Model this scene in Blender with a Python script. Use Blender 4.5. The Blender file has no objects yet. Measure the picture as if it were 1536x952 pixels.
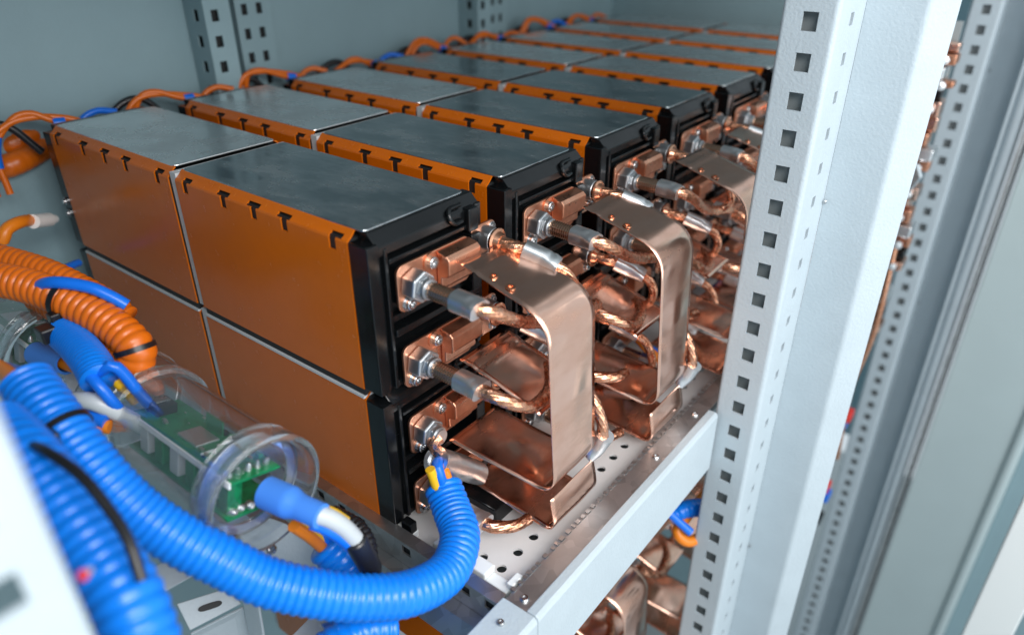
import bpy, math, random
from mathutils import Vector, Matrix
R_ = math.radians
random.seed(7)
scene = bpy.context.scene
COL = scene.collection

# ------------------------------------------------------------------ camera
cam_d = bpy.data.cameras.new('camera')
cam = bpy.data.objects.new('camera', cam_d); COL.objects.link(cam)
cam_d.sensor_width = 36; cam_d.lens = 1092.29 / 1536 * 36
cam_d.clip_start = 0.01; cam_d.clip_end = 50
r = Vector((0.78976059, 0.61341493, -0.00058036)); u = Vector((-0.2981674, 0.3847116, 0.87355205)); f = Vector((-0.53607314, 0.68972394, -0.48673039))
m = Matrix((r, u, -f)).transposed().to_4x4(); m.translation = Vector((0.334132, -0.264084, 0.177361))
cam.matrix_world = m
cam_d.dof.use_dof = True; cam_d.dof.focus_distance = 0.55; cam_d.dof.aperture_fstop = 3.6
scene.camera = cam

# ------------------------------------------------------------------ light
w = bpy.data.worlds.new('World'); scene.world = w; w.use_nodes = True
bg = w.node_tree.nodes['Background']; bg.inputs[0].default_value = (0.80, 0.92, 1.0, 1); bg.inputs[1].default_value = 0.70
def area(name, loc, target, sx, sy, power, col):
    l = bpy.data.lights.new(name, 'AREA'); l.shape = 'RECTANGLE'; l.size = sx; l.size_y = sy; l.energy = power; l.color = col
    o = bpy.data.objects.new(name, l); COL.objects.link(o); o.location = loc
    o.rotation_euler = (Vector(target) - Vector(loc)).to_track_quat('-Z', 'Y').to_euler()
area('front_soft_light', (1.25, -0.15, 0.75), (0.05, 0.2, -0.1), 1.1, 0.7, 15.5, (1.0, 0.965, 0.95))
area('side_fill_light', (0.62, -0.42, 0.50), (0.02, 0.0, -0.12), 0.35, 0.30, 3.2, (1.0, 0.97, 0.95))  # added fill, set close so the orange sides dim towards the rear
area('right_fill_light', (1.20, 0.25, 0.0), (0.2, 0.75, -0.2), 0.9, 0.8, 4.5, (0.93, 0.97, 0.97))  # added fill that brightens the straps and right-hand panels
vs = scene.view_settings; vs.view_transform = 'Standard'; vs.look = 'None'; vs.exposure = 0.15; vs.gamma = 1.0; vs.use_curve_mapping = False

# ------------------------------------------------------------------ materials
MAT = {}
def mat(name, col, rough=0.5, metal=0.0, spec=0.5, bump=0.0, bscale=200.0, var=0.0, vscale=20.0, rvar=0.0, coat=0.0, stretch=(1, 1, 1), col2=None, thr=(0.35, 0.65)):
    mt = bpy.data.materials.new(name); mt.use_nodes = True
    nt = mt.node_tree; b = nt.nodes['Principled BSDF']
    b.inputs['Base Color'].default_value = (*col, 1); b.inputs['Roughness'].default_value = rough
    b.inputs['Metallic'].default_value = metal; b.inputs['Specular IOR Level'].default_value = spec
    b.inputs['Coat Weight'].default_value = coat
    tc = nt.nodes.new('ShaderNodeTexCoord'); mp = nt.nodes.new('ShaderNodeMapping'); mp.inputs['Scale'].default_value = stretch
    nt.links.new(tc.outputs['Object'], mp.inputs[0])
    if var or rvar:
        n = nt.nodes.new('ShaderNodeTexNoise'); n.inputs['Scale'].default_value = vscale; n.inputs['Detail'].default_value = 6; n.inputs['Roughness'].default_value = 0.62
        nt.links.new(mp.outputs[0], n.inputs['Vector'])
        mr = nt.nodes.new('ShaderNodeMapRange'); mr.inputs[1].default_value = thr[0]; mr.inputs[2].default_value = thr[1]
        nt.links.new(n.outputs['Fac'], mr.inputs[0])
        if var:
            mx = nt.nodes.new('ShaderNodeMix'); mx.data_type = 'RGBA'
            c2 = col2 or tuple(c * (1 - var) for c in col)
            mx.inputs[6].default_value = (*col, 1); mx.inputs[7].default_value = (*c2, 1)
            nt.links.new(mr.outputs[0], mx.inputs[0]); nt.links.new(mx.outputs[2], b.inputs['Base Color'])
        if rvar:
            r2 = nt.nodes.new('ShaderNodeMapRange'); r2.inputs[3].default_value = max(0.02, rough - rvar); r2.inputs[4].default_value = rough + rvar
            nt.links.new(mr.outputs[0], r2.inputs[0]); nt.links.new(r2.outputs[0], b.inputs['Roughness'])
    if bump:
        n2 = nt.nodes.new('ShaderNodeTexNoise'); n2.inputs['Scale'].default_value = bscale; n2.inputs['Detail'].default_value = 3
        nt.links.new(mp.outputs[0], n2.inputs['Vector'])
        bp = nt.nodes.new('ShaderNodeBump'); bp.inputs['Strength'].default_value = bump; bp.inputs['Distance'].default_value = 0.002
        nt.links.new(n2.outputs['Fac'], bp.inputs['Height']); nt.links.new(bp.outputs[0], b.inputs['Normal'])
    MAT[name] = mt
    return mt
mat('orange_shell', (0.56, 0.125, 0.003), 0.25, spec=0.45, bump=0.012, bscale=40, var=0.05, vscale=60, rvar=0.025)
def scratches(name, col, stretch, lo, hi, rot=0.0, scale=5.0):
    nt = MAT[name].node_tree; b = nt.nodes['Principled BSDF']; tc = nt.nodes.new('ShaderNodeTexCoord'); mp = nt.nodes.new('ShaderNodeMapping')
    mp.inputs['Scale'].default_value = stretch; mp.inputs['Rotation'].default_value = (0, rot, 0); n = nt.nodes.new('ShaderNodeTexNoise'); n.inputs['Scale'].default_value = scale; n.inputs['Detail'].default_value = 2
    mr = nt.nodes.new('ShaderNodeMapRange'); mr.inputs[1].default_value = lo; mr.inputs[2].default_value = hi; mr.inputs[4].default_value = 0.55
    mx = nt.nodes.new('ShaderNodeMix'); mx.data_type = 'RGBA'; mx.inputs[7].default_value = (*col, 1)
    src = b.inputs['Base Color'].links[0].from_socket
    nt.links.new(tc.outputs['Object'], mp.inputs[0]); nt.links.new(mp.outputs[0], n.inputs['Vector']); nt.links.new(n.outputs['Fac'], mr.inputs[0]); nt.links.new(mr.outputs[0], mx.inputs[0])
    nt.links.new(src, mx.inputs[6]); nt.links.new(mx.outputs[2], b.inputs['Base Color'])
scratches('orange_shell', (0.75, 0.30, 0.04), (110, 20, 7), 0.73, 0.77, 0.25)
mat('black_plastic', (0.004, 0.0048, 0.0055), 0.22, spec=0.4, bump=0.012, bscale=90, rvar=0.06, vscale=40)
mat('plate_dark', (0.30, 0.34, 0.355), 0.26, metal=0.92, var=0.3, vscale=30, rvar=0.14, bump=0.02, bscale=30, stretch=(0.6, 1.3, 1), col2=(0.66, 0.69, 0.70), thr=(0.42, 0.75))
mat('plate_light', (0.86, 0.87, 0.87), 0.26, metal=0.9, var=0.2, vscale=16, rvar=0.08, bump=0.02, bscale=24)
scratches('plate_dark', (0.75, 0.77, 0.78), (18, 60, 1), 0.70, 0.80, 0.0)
mat('copper', (0.86, 0.47, 0.32), 0.20, metal=1.0, var=0.25, vscale=38, rvar=0.07, bump=0.06, bscale=70, col2=(0.74, 0.36, 0.22))
mat('copper_sheet', (0.96, 0.62, 0.49), 0.19, metal=1.0, var=0.2, vscale=48, rvar=0.10, bump=0.025, bscale=22, col2=(0.84, 0.49, 0.36), stretch=(1, 0.35, 1))
mat('copper_plate', (0.80, 0.40, 0.26), 0.36, metal=1.0, var=0.3, vscale=60, rvar=0.10, bump=0.08, bscale=150, col2=(0.62, 0.28, 0.17))
mat('copper_braid', (0.90, 0.48, 0.32), 0.24, metal=1.0, var=0.4, vscale=220, rvar=0.08, bump=0.15, bscale=900, col2=(0.62, 0.26, 0.14))
mat('sleeve_brown', (0.62, 0.40, 0.28), 0.25, metal=1.0)
mat('tinned', (0.90, 0.91, 0.92), 0.34, metal=1.0, var=0.12, vscale=90, rvar=0.06, bump=0.07, bscale=160)
mat('steel', (0.60, 0.61, 0.62), 0.25, metal=1.0, var=0.2, vscale=120, rvar=0.08, bump=0.05, bscale=200)
mat('nickel', (0.66, 0.68, 0.70), 0.38, metal=1.0, var=0.15, vscale=90, rvar=0.08)
mat('paint', (0.48, 0.555, 0.60), 0.42, spec=0.4, bump=0.20, bscale=400, var=0.05, vscale=30)
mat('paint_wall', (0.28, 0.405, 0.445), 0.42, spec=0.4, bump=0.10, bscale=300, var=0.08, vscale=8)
mat('paint_door', (0.47, 0.56, 0.57), 0.45, bump=0.05, bscale=300, var=0.05, vscale=6)
mat('white_film', (0.72, 0.71, 0.70), 0.30, bump=0.04, bscale=20, var=0.10, vscale=14)
mat('white_plastic', (0.82, 0.85, 0.84), 0.35)
mat('dark', (0.012, 0.014, 0.015), 0.6)
mat('blue_hose', (0.002, 0.21, 0.86), 0.28, spec=0.5, var=0.12, vscale=40)
mat('blue_wire', (0.006, 0.16, 0.75), 0.30)
mat('blue_shrink', (0.06, 0.25, 0.80), 0.45)
mat('orange_hose', (0.72, 0.15, 0.006), 0.32, var=0.12, vscale=40)
mat('orange_wire', (0.80, 0.22, 0.01), 0.35)
mat('yellow_wire', (0.85, 0.50, 0.01), 0.35)
mat('grey_cable', (0.50, 0.54, 0.56), 0.35)
mat('black_cable', (0.012, 0.012, 0.014), 0.3)
mat('red_plastic', (0.75, 0.03, 0.02), 0.35)
mat('pcb', (0.005, 0.20, 0.075), 0.30, var=0.35, vscale=260, thr=(0.5, 0.6))
mat('solder', (0.75, 0.76, 0.76), 0.3, metal=0.9, bump=0.3, bscale=500)
mat('shelf_dark', (0.34, 0.38, 0.39), 0.5)
# galvanised steel: zinc spangle
mt = mat('zinc', (0.46, 0.50, 0.52), 0.42, metal=1.0, bump=0.03, bscale=200); nt = mt.node_tree; b = nt.nodes['Principled BSDF']
tc = nt.nodes.new('ShaderNodeTexCoord'); vo = nt.nodes.new('ShaderNodeTexVoronoi'); vo.inputs['Scale'].default_value = 90
no = nt.nodes.new('ShaderNodeTexNoise'); no.inputs['Scale'].default_value = 35; no.inputs['Detail'].default_value = 5
cr = nt.nodes.new('ShaderNodeMapRange'); cr.inputs[3].default_value = 0.38; cr.inputs[4].default_value = 0.74
mxn = nt.nodes.new('ShaderNodeMix'); mxn.data_type = 'FLOAT'; mxn.inputs[0].default_value = 0.5
sp = nt.nodes.new('ShaderNodeSeparateColor'); cb = nt.nodes.new('ShaderNodeCombineColor')
nt.links.new(tc.outputs['Object'], vo.inputs['Vector']); nt.links.new(tc.outputs['Object'], no.inputs['Vector'])
nt.links.new(vo.outputs['Color'], sp.inputs[0]); nt.links.new(sp.outputs[0], mxn.inputs[2]); nt.links.new(no.outputs['Fac'], mxn.inputs[3])
nt.links.new(mxn.outputs[0], cr.inputs[0])
for i in range(3): nt.links.new(cr.outputs[0], cb.inputs[i])
nt.links.new(cb.outputs[0], b.inputs['Base Color'])
# clear moulded plastic: see-through with Fresnel gloss and a trace of milky scatter
def clear(name, milky, tint):
    mt = bpy.data.materials.new(name); mt.use_nodes = True; nt = mt.node_tree; nt.nodes.clear()
    out = nt.nodes.new('ShaderNodeOutputMaterial'); tr = nt.nodes.new('ShaderNodeBsdfTransparent'); tr.inputs[0].default_value = (*tint, 1)
    gl = nt.nodes.new('ShaderNodeBsdfGlossy'); gl.inputs['Roughness'].default_value = 0.06
    df = nt.nodes.new('ShaderNodeBsdfDiffuse'); df.inputs[0].default_value = (0.80, 0.84, 0.88, 1)
    lw = nt.nodes.new('ShaderNodeLayerWeight'); pw = nt.nodes.new('ShaderNodeMath'); pw.operation = 'POWER'; pw.inputs[1].default_value = 2.6; nt.links.new(lw.outputs['Facing'], pw.inputs[0]); fr = nt.nodes.new('ShaderNodeMath'); fr.operation = 'MULTIPLY_ADD'; fr.inputs[1].default_value = 0.95; fr.inputs[2].default_value = 0.05; nt.links.new(pw.outputs[0], fr.inputs[0])
    m1 = nt.nodes.new('ShaderNodeMixShader'); m1.inputs[0].default_value = milky
    m2 = nt.nodes.new('ShaderNodeMixShader')
    n = nt.nodes.new('ShaderNodeTexNoise'); n.inputs['Scale'].default_value = 45; bp = nt.nodes.new('ShaderNodeBump'); bp.inputs['Strength'].default_value = 0.08; bp.inputs['Distance'].default_value = 0.002
    tcn = nt.nodes.new('ShaderNodeTexCoord'); nt.links.new(tcn.outputs['Object'], n.inputs['Vector']); nt.links.new(n.outputs['Fac'], bp.inputs['Height'])
    nt.links.new(bp.outputs[0], gl.inputs['Normal'])
    nt.links.new(tr.outputs[0], m1.inputs[1]); nt.links.new(df.outputs[0], m1.inputs[2])
    nt.links.new(fr.outputs[0], m2.inputs[0]); nt.links.new(m1.outputs[0], m2.inputs[1]); nt.links.new(gl.outputs[0], m2.inputs[2])
    nt.links.new(m2.outputs[0], out.inputs[0]); MAT[name] = mt
clear('clear', 0.024, (0.96, 0.97, 0.98))
g = mat('clear_ring', (0.95, 0.97, 0.99), 0.04); gb = g.node_tree.nodes['Principled BSDF']; gb.inputs['Transmission Weight'].default_value = 0.96; gb.inputs['IOR'].default_value = 1.46

# ------------------------------------------------------------------ mesh helpers
def V(*a): return Vector(a)
class MB:
    def __init__(s): s.v = []; s.f = []
    def add(s, vs, fs):
        k = len(s.v); s.v += [tuple(p) for p in vs]; s.f += [tuple(i + k for i in q) for q in fs]; return s
    def box(s, x0, x1, y0, y1, z0, z1):
        return s.add([(x0,y0,z0),(x1,y0,z0),(x1,y1,z0),(x0,y1,z0),(x0,y0,z1),(x1,y0,z1),(x1,y1,z1),(x0,y1,z1)],
                     [(0,3,2,1),(4,5,6,7),(0,1,5,4),(1,2,6,5),(2,3,7,6),(3,0,4,7)])
    def prism(s, poly, vec):       # poly: list of 3D points, extruded by vec
        n = len(poly); vec = Vector(vec); a = [Vector(p) for p in poly]
        return s.add(a + [p + vec for p in a], [tuple(range(n - 1, -1, -1)), tuple(range(n, 2 * n))] + [(i, (i + 1) % n, n + (i + 1) % n, n + i) for i in range(n)])
    def rings(s, rs, cap=True, close=False):
        n = len(rs[0]); k = len(rs)
        fs = [(i * n + j, i * n + (j + 1) % n, (i + 1) * n + (j + 1) % n, (i + 1) * n + j) for i in range(k - 1) for j in range(n)]
        if close: fs += [((k - 1) * n + j, (k - 1) * n + (j + 1) % n, (j + 1) % n, j) for j in range(n)]
        elif cap: fs += [tuple(range(n - 1, -1, -1)), tuple((k - 1) * n + j for j in range(n))]
        return s.add([p for q in rs for p in q], fs)
    def cyl(s, p0, p1, r0, r1=None, n=20, rot=0.0):
        r1 = r0 if r1 is None else r1; p0 = Vector(p0); p1 = Vector(p1); a, b = frame((p1 - p0).normalized())
        c = [[p + (a * math.cos(rot + 2 * math.pi * j / n) + b * math.sin(rot + 2 * math.pi * j / n)) * rr for j in range(n)] for p, rr in ((p0, r0), (p1, r1))]
        return s.rings(c)
    def lathe(s, o, ax, prof, n=28, close=False):   # prof: (distance along axis, radius)
        o = Vector(o); ax = Vector(ax).normalized(); a, b = frame(ax)
        return s.rings([[o + ax * d + (a * math.cos(2 * math.pi * j / n) + b * math.sin(2 * math.pi * j / n)) * rr for j in range(n)] for d, rr in prof], cap=not close, close=close)
    def build(s, name, material, parent=None, smooth=False, bevel=0.0, loc=None, solid=0.0, ang=35):
        me = bpy.data.meshes.new(name); me.from_pydata(s.v, [], s.f); me.materials.append(MAT[material]); me.update()
        if smooth: me.shade_smooth(); me.set_sharp_from_angle(angle=R_(ang))
        o = bpy.data.objects.new(name, me); COL.objects.link(o); o.parent = parent
        if loc: o.location = loc
        if solid:
            md = o.modifiers.new('solid', 'SOLIDIFY'); md.thickness = solid; md.offset = -1
        if bevel:
            md = o.modifiers.new('bevel', 'BEVEL'); md.width = bevel; md.segments = 2; md.limit_method = 'ANGLE'; md.angle_limit = R_(40)
        return o
def frame(t):
    up = Vector((0, 0, 1)) if abs(t.z) < 0.95 else Vector((0, 1, 0))
    a = t.cross(up).normalized(); return a, t.cross(a).normalized()
def spline(pts, step):
    P = [Vector(p) for p in pts]; P = [P[0] * 2 - P[1]] + P + [P[-1] * 2 - P[-2]]; out = []
    for i in range(1, len(P) - 2):
        p0, p1, p2, p3 = P[i - 1:i + 3]; n = max(2, int((p2 - p1).length / step * 3))
        for k in range(n):
            t = k / n
            out.append(0.5 * ((2 * p1) + (p2 - p0) * t + (2 * p0 - 5 * p1 + 4 * p2 - p3) * t * t + (3 * p1 - p0 - 3 * p2 + p3) * t ** 3))
    out.append(P[-2])
    L = [0.0]
    for i in range(1, len(out)): L.append(L[-1] + (out[i] - out[i - 1]).length)
    n = max(2, int(L[-1] / step)); res = []; j = 0
    for k in range(n + 1):
        d = L[-1] * k / n
        while j < len(L) - 2 and L[j + 1] < d: j += 1
        q = (d - L[j]) / max(1e-9, L[j + 1] - L[j]); res.append(out[j].lerp(out[j + 1], min(1, q)))
    return res, L[-1]
def sweep(mb, pts, step, n, rad, cap=True):         # rad(s, angle, total) -> radius or (ra, rb)
    P, tot = spline(pts, step); rings = []; t0 = (P[1] - P[0]).normalized(); a, b = frame(t0)
    for i, p in enumerate(P):
        t = (P[min(i + 1, len(P) - 1)] - P[max(i - 1, 0)]).normalized()
        a = (a - t * a.dot(t)).normalized(); b = t.cross(a)
        s = tot * i / (len(P) - 1); ring = []
        for j in range(n):
            th = 2 * math.pi * j / n; q = rad(s, th, tot)
            ring.append(p + (a * math.cos(th) + b * math.sin(th)) * q)
        rings.append(ring)
    mb.rings(rings, cap); return mb
def wire(name, pts, r, material, parent=None, step=0.004, n=12):
    return sweep(MB(), pts, step, n, lambda s, th, L: r).build(name, material, parent, smooth=True)
def corrugated(name, pts, r, material, parent=None, pitch=0.0055, depth=0.11, n=32, per=6):
    def rad(s, th, L):
        ph = (s / pitch) % 1.0
        q = math.sin(math.pi * ph) ** 0.6
        return r * (1 - depth) + r * depth * q
    return sweep(MB(), pts, pitch / per, n, rad).build(name, material, parent, smooth=True, ang=80)
def braid_tube(name, pts, r, parent=None, material='copper_braid', k=900.0):
    def rad(s, th, L):
        e = 1.0 + 0.06 * math.sin(s * 95 + 1.3)
        return r * e * (1 + 0.055 * math.cos(9 * th + 620 * s) + 0.035 * max(math.cos(6 * th - k * s), math.cos(6 * th + k * s + 1.0)))
    return sweep(MB(), pts, 0.0008, 36, rad).build(name, material, parent, smooth=True, ang=60)
def perf(mb, o, du, dv, W, H, cols, t):             # sheet with columns of rectangular holes; cols: [(u0, u1, [(v0, v1), ...])]
    o = Vector(o); du = Vector(du); dv = Vector(dv); nn = du.cross(dv).normalized()
    def quad(u0, v0, u1, v1):
        for off, flip in ((0, 0), (-t, 1)):
            q = [o + du * a + dv * c + nn * off for a, c in ((u0, v0), (u1, v0), (u1, v1), (u0, v1))]
            mb.add(q, [(3, 2, 1, 0) if flip else (0, 1, 2, 3)])
    def wall(a, c):
        A = o + du * a[0] + dv * a[1]; C = o + du * c[0] + dv * c[1]
        mb.add([A, C, C - nn * t, A - nn * t], [(0, 1, 2, 3)])
    x = 0.0
    for u0, u1, hs in cols:
        quad(x, 0, u0, H); v = 0.0
        for v0, v1 in hs:
            quad(u0, v, u1, v0); v = v1
            wall((u0, v0), (u0, v1)); wall((u0, v1), (u1, v1)); wall((u1, v1), (u1, v0)); wall((u1, v0), (u0, v0))
        quad(u0, v, u1, H); x = u1
    quad(x, 0, W, H)
    wall((0, 0), (W, 0)); wall((W, 0), (W, H)); wall((W, H), (0, H)); wall((0, H), (0, 0))
    return mb
def empty(name, loc=(0, 0, 0), rz=0.0):
    o = bpy.data.objects.new(name, None); o.empty_display_size = 0.01; COL.objects.link(o); o.location = loc; o.rotation_euler = (0, 0, rz); return o
def tag(o, label=None, cat=None, group=None, kind=None):
    if label: o['label'] = label
    if cat: o['category'] = cat
    if group: o['group'] = group
    if kind: o['kind'] = kind
    return o
def copy_tree(o, parent=None):
    c = o.copy(); COL.objects.link(c); c.parent = parent
    for ch in list(o.children): copy_tree(ch, c)
    return c
ORD = ['nearest', 'second', 'third', 'fourth', 'fifth', 'sixth', 'seventh', 'farthest']

# ------------------------------------------------------------------ cabinet setting
PITCH = 0.1343; DZ = -0.118; H = 0.1095; TIER = -0.40
tag(MB().box(-0.505, -0.485, -0.9, 1.16, -1.6, 0.28).build('cabinet_wall', 'paint_wall'), kind='structure')
tag(MB().box(-0.485, 0.09, 1.12, 1.14, -1.6, 0.28).build('cabinet_wall', 'paint_wall'), kind='structure')
tag(MB().box(-0.485, 0.115, -0.55, 1.12, 0.28, 0.30).build('overhead_shade', 'shelf_dark'), kind='structure')  # unseen panel added overhead to shade the interior
tag(MB().box(-0.485, 0.32, -0.47, -0.45, -1.6, 0.28).build('cabinet_wall', 'paint_wall'), kind='structure')  # unseen side wall, added to keep light off the left of the modules
tag(MB().box(-0.9, 1.2, -0.9, 2.2, -1.62, -1.60).build('cabinet_floor', 'shelf_dark'), kind='structure')

# slotted posts -----------------------------------------------------
HP = 0.0268
def bend(mb, c, a0, a1, rad, z0, z1, n=6, t=0.002):
    pts = [(c[0] + rad * math.cos(a0 + (a1 - a0) * i / n), c[1] + rad * math.sin(a0 + (a1 - a0) * i / n)) for i in range(n + 1)]
    for (ax, ay), (bx, by) in zip(pts, pts[1:]):
        mb.add([(ax, ay, z0), (bx, by, z0), (bx, by, z1), (ax, ay, z1)], [(0, 1, 2, 3)])
def frame_post(y0):
    z0, z1 = -1.5, 0.33
    zs = [0.1116 - HP * k for k in range(11)] + [-0.1850 - HP * k for k in range(48)]
    hs = sorted((z - 0.0063 - z0, z + 0.0063 - z0) for z in zs if z - 0.01 > z0)
    root = empty('frame_post', (0.169, y0, z0))
    mb = MB(); L = z1 - z0
    perf(mb, (0.1510, y0, z0), (1, 0, 0), (0, 0, 1), 0.0320, L, [(0.0118, 0.0226, hs)], 0.002)
    bend(mb, (0.1510, y0 + 0.003), R_(180), R_(270), 0.003, z0, z1)
    mb.add([(0.1480, y0 + 0.003, z0), (0.1480, y0 + 0.03, z0), (0.1480, y0 + 0.03, z1), (0.1480, y0 + 0.003, z1)], [(3, 2, 1, 0)])
    bend(mb, (0.183, y0 + 0.004), R_(270), R_(360), 0.004, z0, z1, n=8)
    hs2 = [(a + 0.002, c - 0.002) for a, c in hs]
    perf(mb, (0.187, y0 + 0.004, z0), (0, 1, 0), (0, 0, 1), 0.058, L, [(0.024, 0.0315, hs2)], 0.002)
    o = mb.build('perforated_face', 'paint', root, smooth=True, ang=30)
    MB().box(0.1500, 0.1800, y0 + 0.011, y0 + 0.013, z0, z1).box(0.1780, 0.1800, y0 + 0.0132, y0 + 0.060, z0, z1).build('hole_backing', 'shelf_dark', root)
    mb = MB(); yb = y0 + 0.062
    perf(mb, (0.1872, yb, z0), (1, 0, 0), (0, 0, 1), 0.0385, L, [], 0.002)
    bend(mb, (0.2257, yb + 0.006), R_(270), R_(315), 0.006, z0, z1, n=5)
    fl = mb.build('back_face', 'paint', root, smooth=True, ang=30)
    q0 = V(0.2257 + 0.006 * math.sin(R_(45)), yb + 0.006 - 0.006 * math.cos(R_(45)), z0)
    d = V(0.0145, 0.016, 0)
    mb = MB(); n = V(d.y, -d.x, 0).normalized() * -0.0025
    mb.add([q0, q0 + d, q0 + d + V(0, 0, L), q0 + V(0, 0, L), q0 + n, q0 + d + n, q0 + d + n + V(0, 0, L), q0 + n + V(0, 0, L)],
           [(0, 1, 2, 3), (7, 6, 5, 4), (1, 5, 6, 2), (0, 4, 5, 1), (3, 2, 6, 7), (0, 3, 7, 4)])
    mb.build('edge_flange', 'paint', root)
    mb = MB()
    for z, dy in ((-0.03, 0), (-0.42, 0)): mb.lathe((0.1885, y0 + 0.06, z), (1, -1, 0), [(0, 0.0018), (0.0012, 0.0016), (0.0016, 0.0)], 10)
    mb.build('rivet', 'steel', root, smooth=True)
    for c in root.children: c.location = -root.location
    return root
tag(frame_post(0.28), 'pale grey perforated post with square holes, in sharp focus', 'post', 'posts of the cabinet frame')
p2 = frame_post(1.00); p2.location.x += 0.017
tag(p2, 'blurred perforated grey post next to the door at right', 'post', 'posts of the cabinet frame')
# near-left post
zs = [0.0146 - 0.02 + HP * k for k in range(-28, 10)]
root = empty('frame_post', (0.13, -0.25, -0.85))
mb = MB(); perf(mb, (0.15, -0.285, -0.85), (0, 1, 0), (0, 0, 1), 0.055, 1.1, [(0.036, 0.047, sorted((z - 0.006 + 0.85, z + 0.006 + 0.85) for z in zs if z > -0.84))], 0.002)
bend(mb, (0.147, -0.230), R_(0), R_(90), 0.003, -0.85, 0.25)
o1 = mb.build('perforated_face', 'paint', root, smooth=True, ang=30)
mb = MB(); perf(mb, (0.147, -0.227, -0.85), (-1, 0, 0), (0, 0, 1), 0.03, 1.1, [], 0.002)
o2 = mb.build('side_face', 'paint', root)
for o in (o1, o2): o.location = (-0.13, 0.25, 0.85)
tag(root, 'white post strongly blurred in the lower left foreground', 'post', 'posts of the cabinet frame')
# small indicator lamp beside it
root = tag(empty('indicator_lamp', (0.1235, -0.2189, -0.0095)), 'tiny round red lamp beside the blurred foreground post', 'lamp')
MB().lathe((0, 0, 0), (0.5, -0.6, 0.4), [(-0.0019 * math.cos(a), max(1e-5, 0.0019 * math.sin(a))) for a in [math.pi * k / 8 for k in range(9)]], 16).build('lens', 'red_plastic', root, smooth=True, ang=80)
MB().lathe((0, 0, 0), (0.5, -0.6, 0.4), [(-0.004, 0.0012), (-0.0012, 0.0014)], 12).build('socket', 'grey_cable', root, smooth=True)
# posts on the back wall
def back_post(y, label, z0=-0.6, z1=0.24):
    root = empty('wall_post', (-0.48, y, z0)); L = z1 - z0
    zz = [0.0513 + HP * k for k in range(-24, 7)]; hs = [(z - 0.006 - z0, z + 0.006 - z0) for z in zz]
    mb = MB(); perf(mb, (-0.484, y - 0.006, z0), (1, 0, 0), (0, 0, 1), 0.038, L, [(0.016, 0.026, hs)], 0.002)
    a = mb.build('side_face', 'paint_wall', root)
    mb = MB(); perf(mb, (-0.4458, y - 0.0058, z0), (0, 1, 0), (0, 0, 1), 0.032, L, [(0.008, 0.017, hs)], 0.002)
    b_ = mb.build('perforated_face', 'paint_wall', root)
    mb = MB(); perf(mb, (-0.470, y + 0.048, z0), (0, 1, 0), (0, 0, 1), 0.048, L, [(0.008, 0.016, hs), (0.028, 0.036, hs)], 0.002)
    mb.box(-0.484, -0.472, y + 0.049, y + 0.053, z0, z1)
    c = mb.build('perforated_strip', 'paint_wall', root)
    d_ = MB().box(-0.482, -0.452, y + 0.002, y + 0.022, z0, z1).box(-0.481, -0.4745, y + 0.054, y + 0.094, z0, z1).build('hole_backing', 'dark', root)  # dark plate added behind the holes to paint in their shade
    for o in (a, b_, c, d_): o.location = (0.48, -y, -z0)
    return tag(root, label, 'post', 'posts on the back wall')
back_post(0.205, 'grey perforated post on the back wall at the upper left')
back_post(0.66, 'grey perforated post on the back wall farther right')

# shelf ----------------------------------------------------------------
FL = -0.238
root = tag(empty('battery_shelf', (0.06, 0.45, FL)), 'white perforated shelf with galvanised rims carrying the battery modules', 'shelf')
def shelf_part(o): o.parent = root; o.location = -root.location; return o
mb = MB()
# perforated floor: grid of cells, a ring of quads round each punched hole
x0, x1, y0, y1 = -0.42, 0.126, -0.004, 1.1; NX = 31; NY = 56
sx = (x1 - x0) / NX; sy = 0.0195
holes = set()
for j in range(56):
    yy = y0 + (j + 0.5) * sy
    for i in range(NX):
        if i in (NX - 2,) or (i in (NX - 3, NX - 4) and j in (1,)) or (i == NX - 4 and j > 2 and j % 2 == 0): holes.add((i, j))
for i in range(NX):
    for j in range(56):
        a, c, d, e = x0 + i * sx, x0 + (i + 1) * sx, y0 + j * sy, y0 + (j + 1) * sy
        if (i, j) not in holes:
            mb.add([(a, d, FL), (c, d, FL), (c, e, FL), (a, e, FL)], [(0, 1, 2, 3)]); continue
        cx, cy = (a + c) / 2, (d + e) / 2; N = 16; rr = 0.0038
        ci = [(cx + rr * math.cos(2 * math.pi * k / N + math.pi / N), cy + rr * math.sin(2 * math.pi * k / N + math.pi / N)) for k in range(N)]
        vsq = [(x, y, FL) for x, y in ci] + [(x, y, FL - 0.002) for x, y in ci] + [(c, (d + e) / 2, FL), (c, e, FL), ((a + c) / 2, e, FL), (a, e, FL), (a, (d + e) / 2, FL), (a, d, FL), ((a + c) / 2, d, FL), (c, d, FL)]
        fs = [(k, (k + 1) % N, N + (k + 1) % N, N + k) for k in range(N)]
        for q in range(8):
            k0 = (q * 2 - 1) % N
            fs.append((2 * N + q, 2 * N + (q + 1) % 8, (k0 + 2) % N, (k0 + 1) % N, k0))
        mb.add(vsq, fs)
shelf_part(mb.build('perforated_floor', 'white_film'))
shelf_part(MB().box(-0.42, 0.126, -0.004, 1.1, FL - 0.034, FL - 0.030).build('under_tray', 'shelf_dark'))
# galvanised side rail along the near edge
rx = [-0.1565, -0.132, -0.1075, -0.083, -0.0593, -0.0335, -0.011, 0.0374, 0.0620, 0.0945, 0.1165]
mb = MB(); perf(mb, (-0.42, -0.009, -0.248), (1, 0, 0), (0, 0, 1), 0.543, 0.0225, [], 0.0015)
mb2 = MB()
x = -0.42
hz0, hz1 = 0.0115, 0.0195
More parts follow.
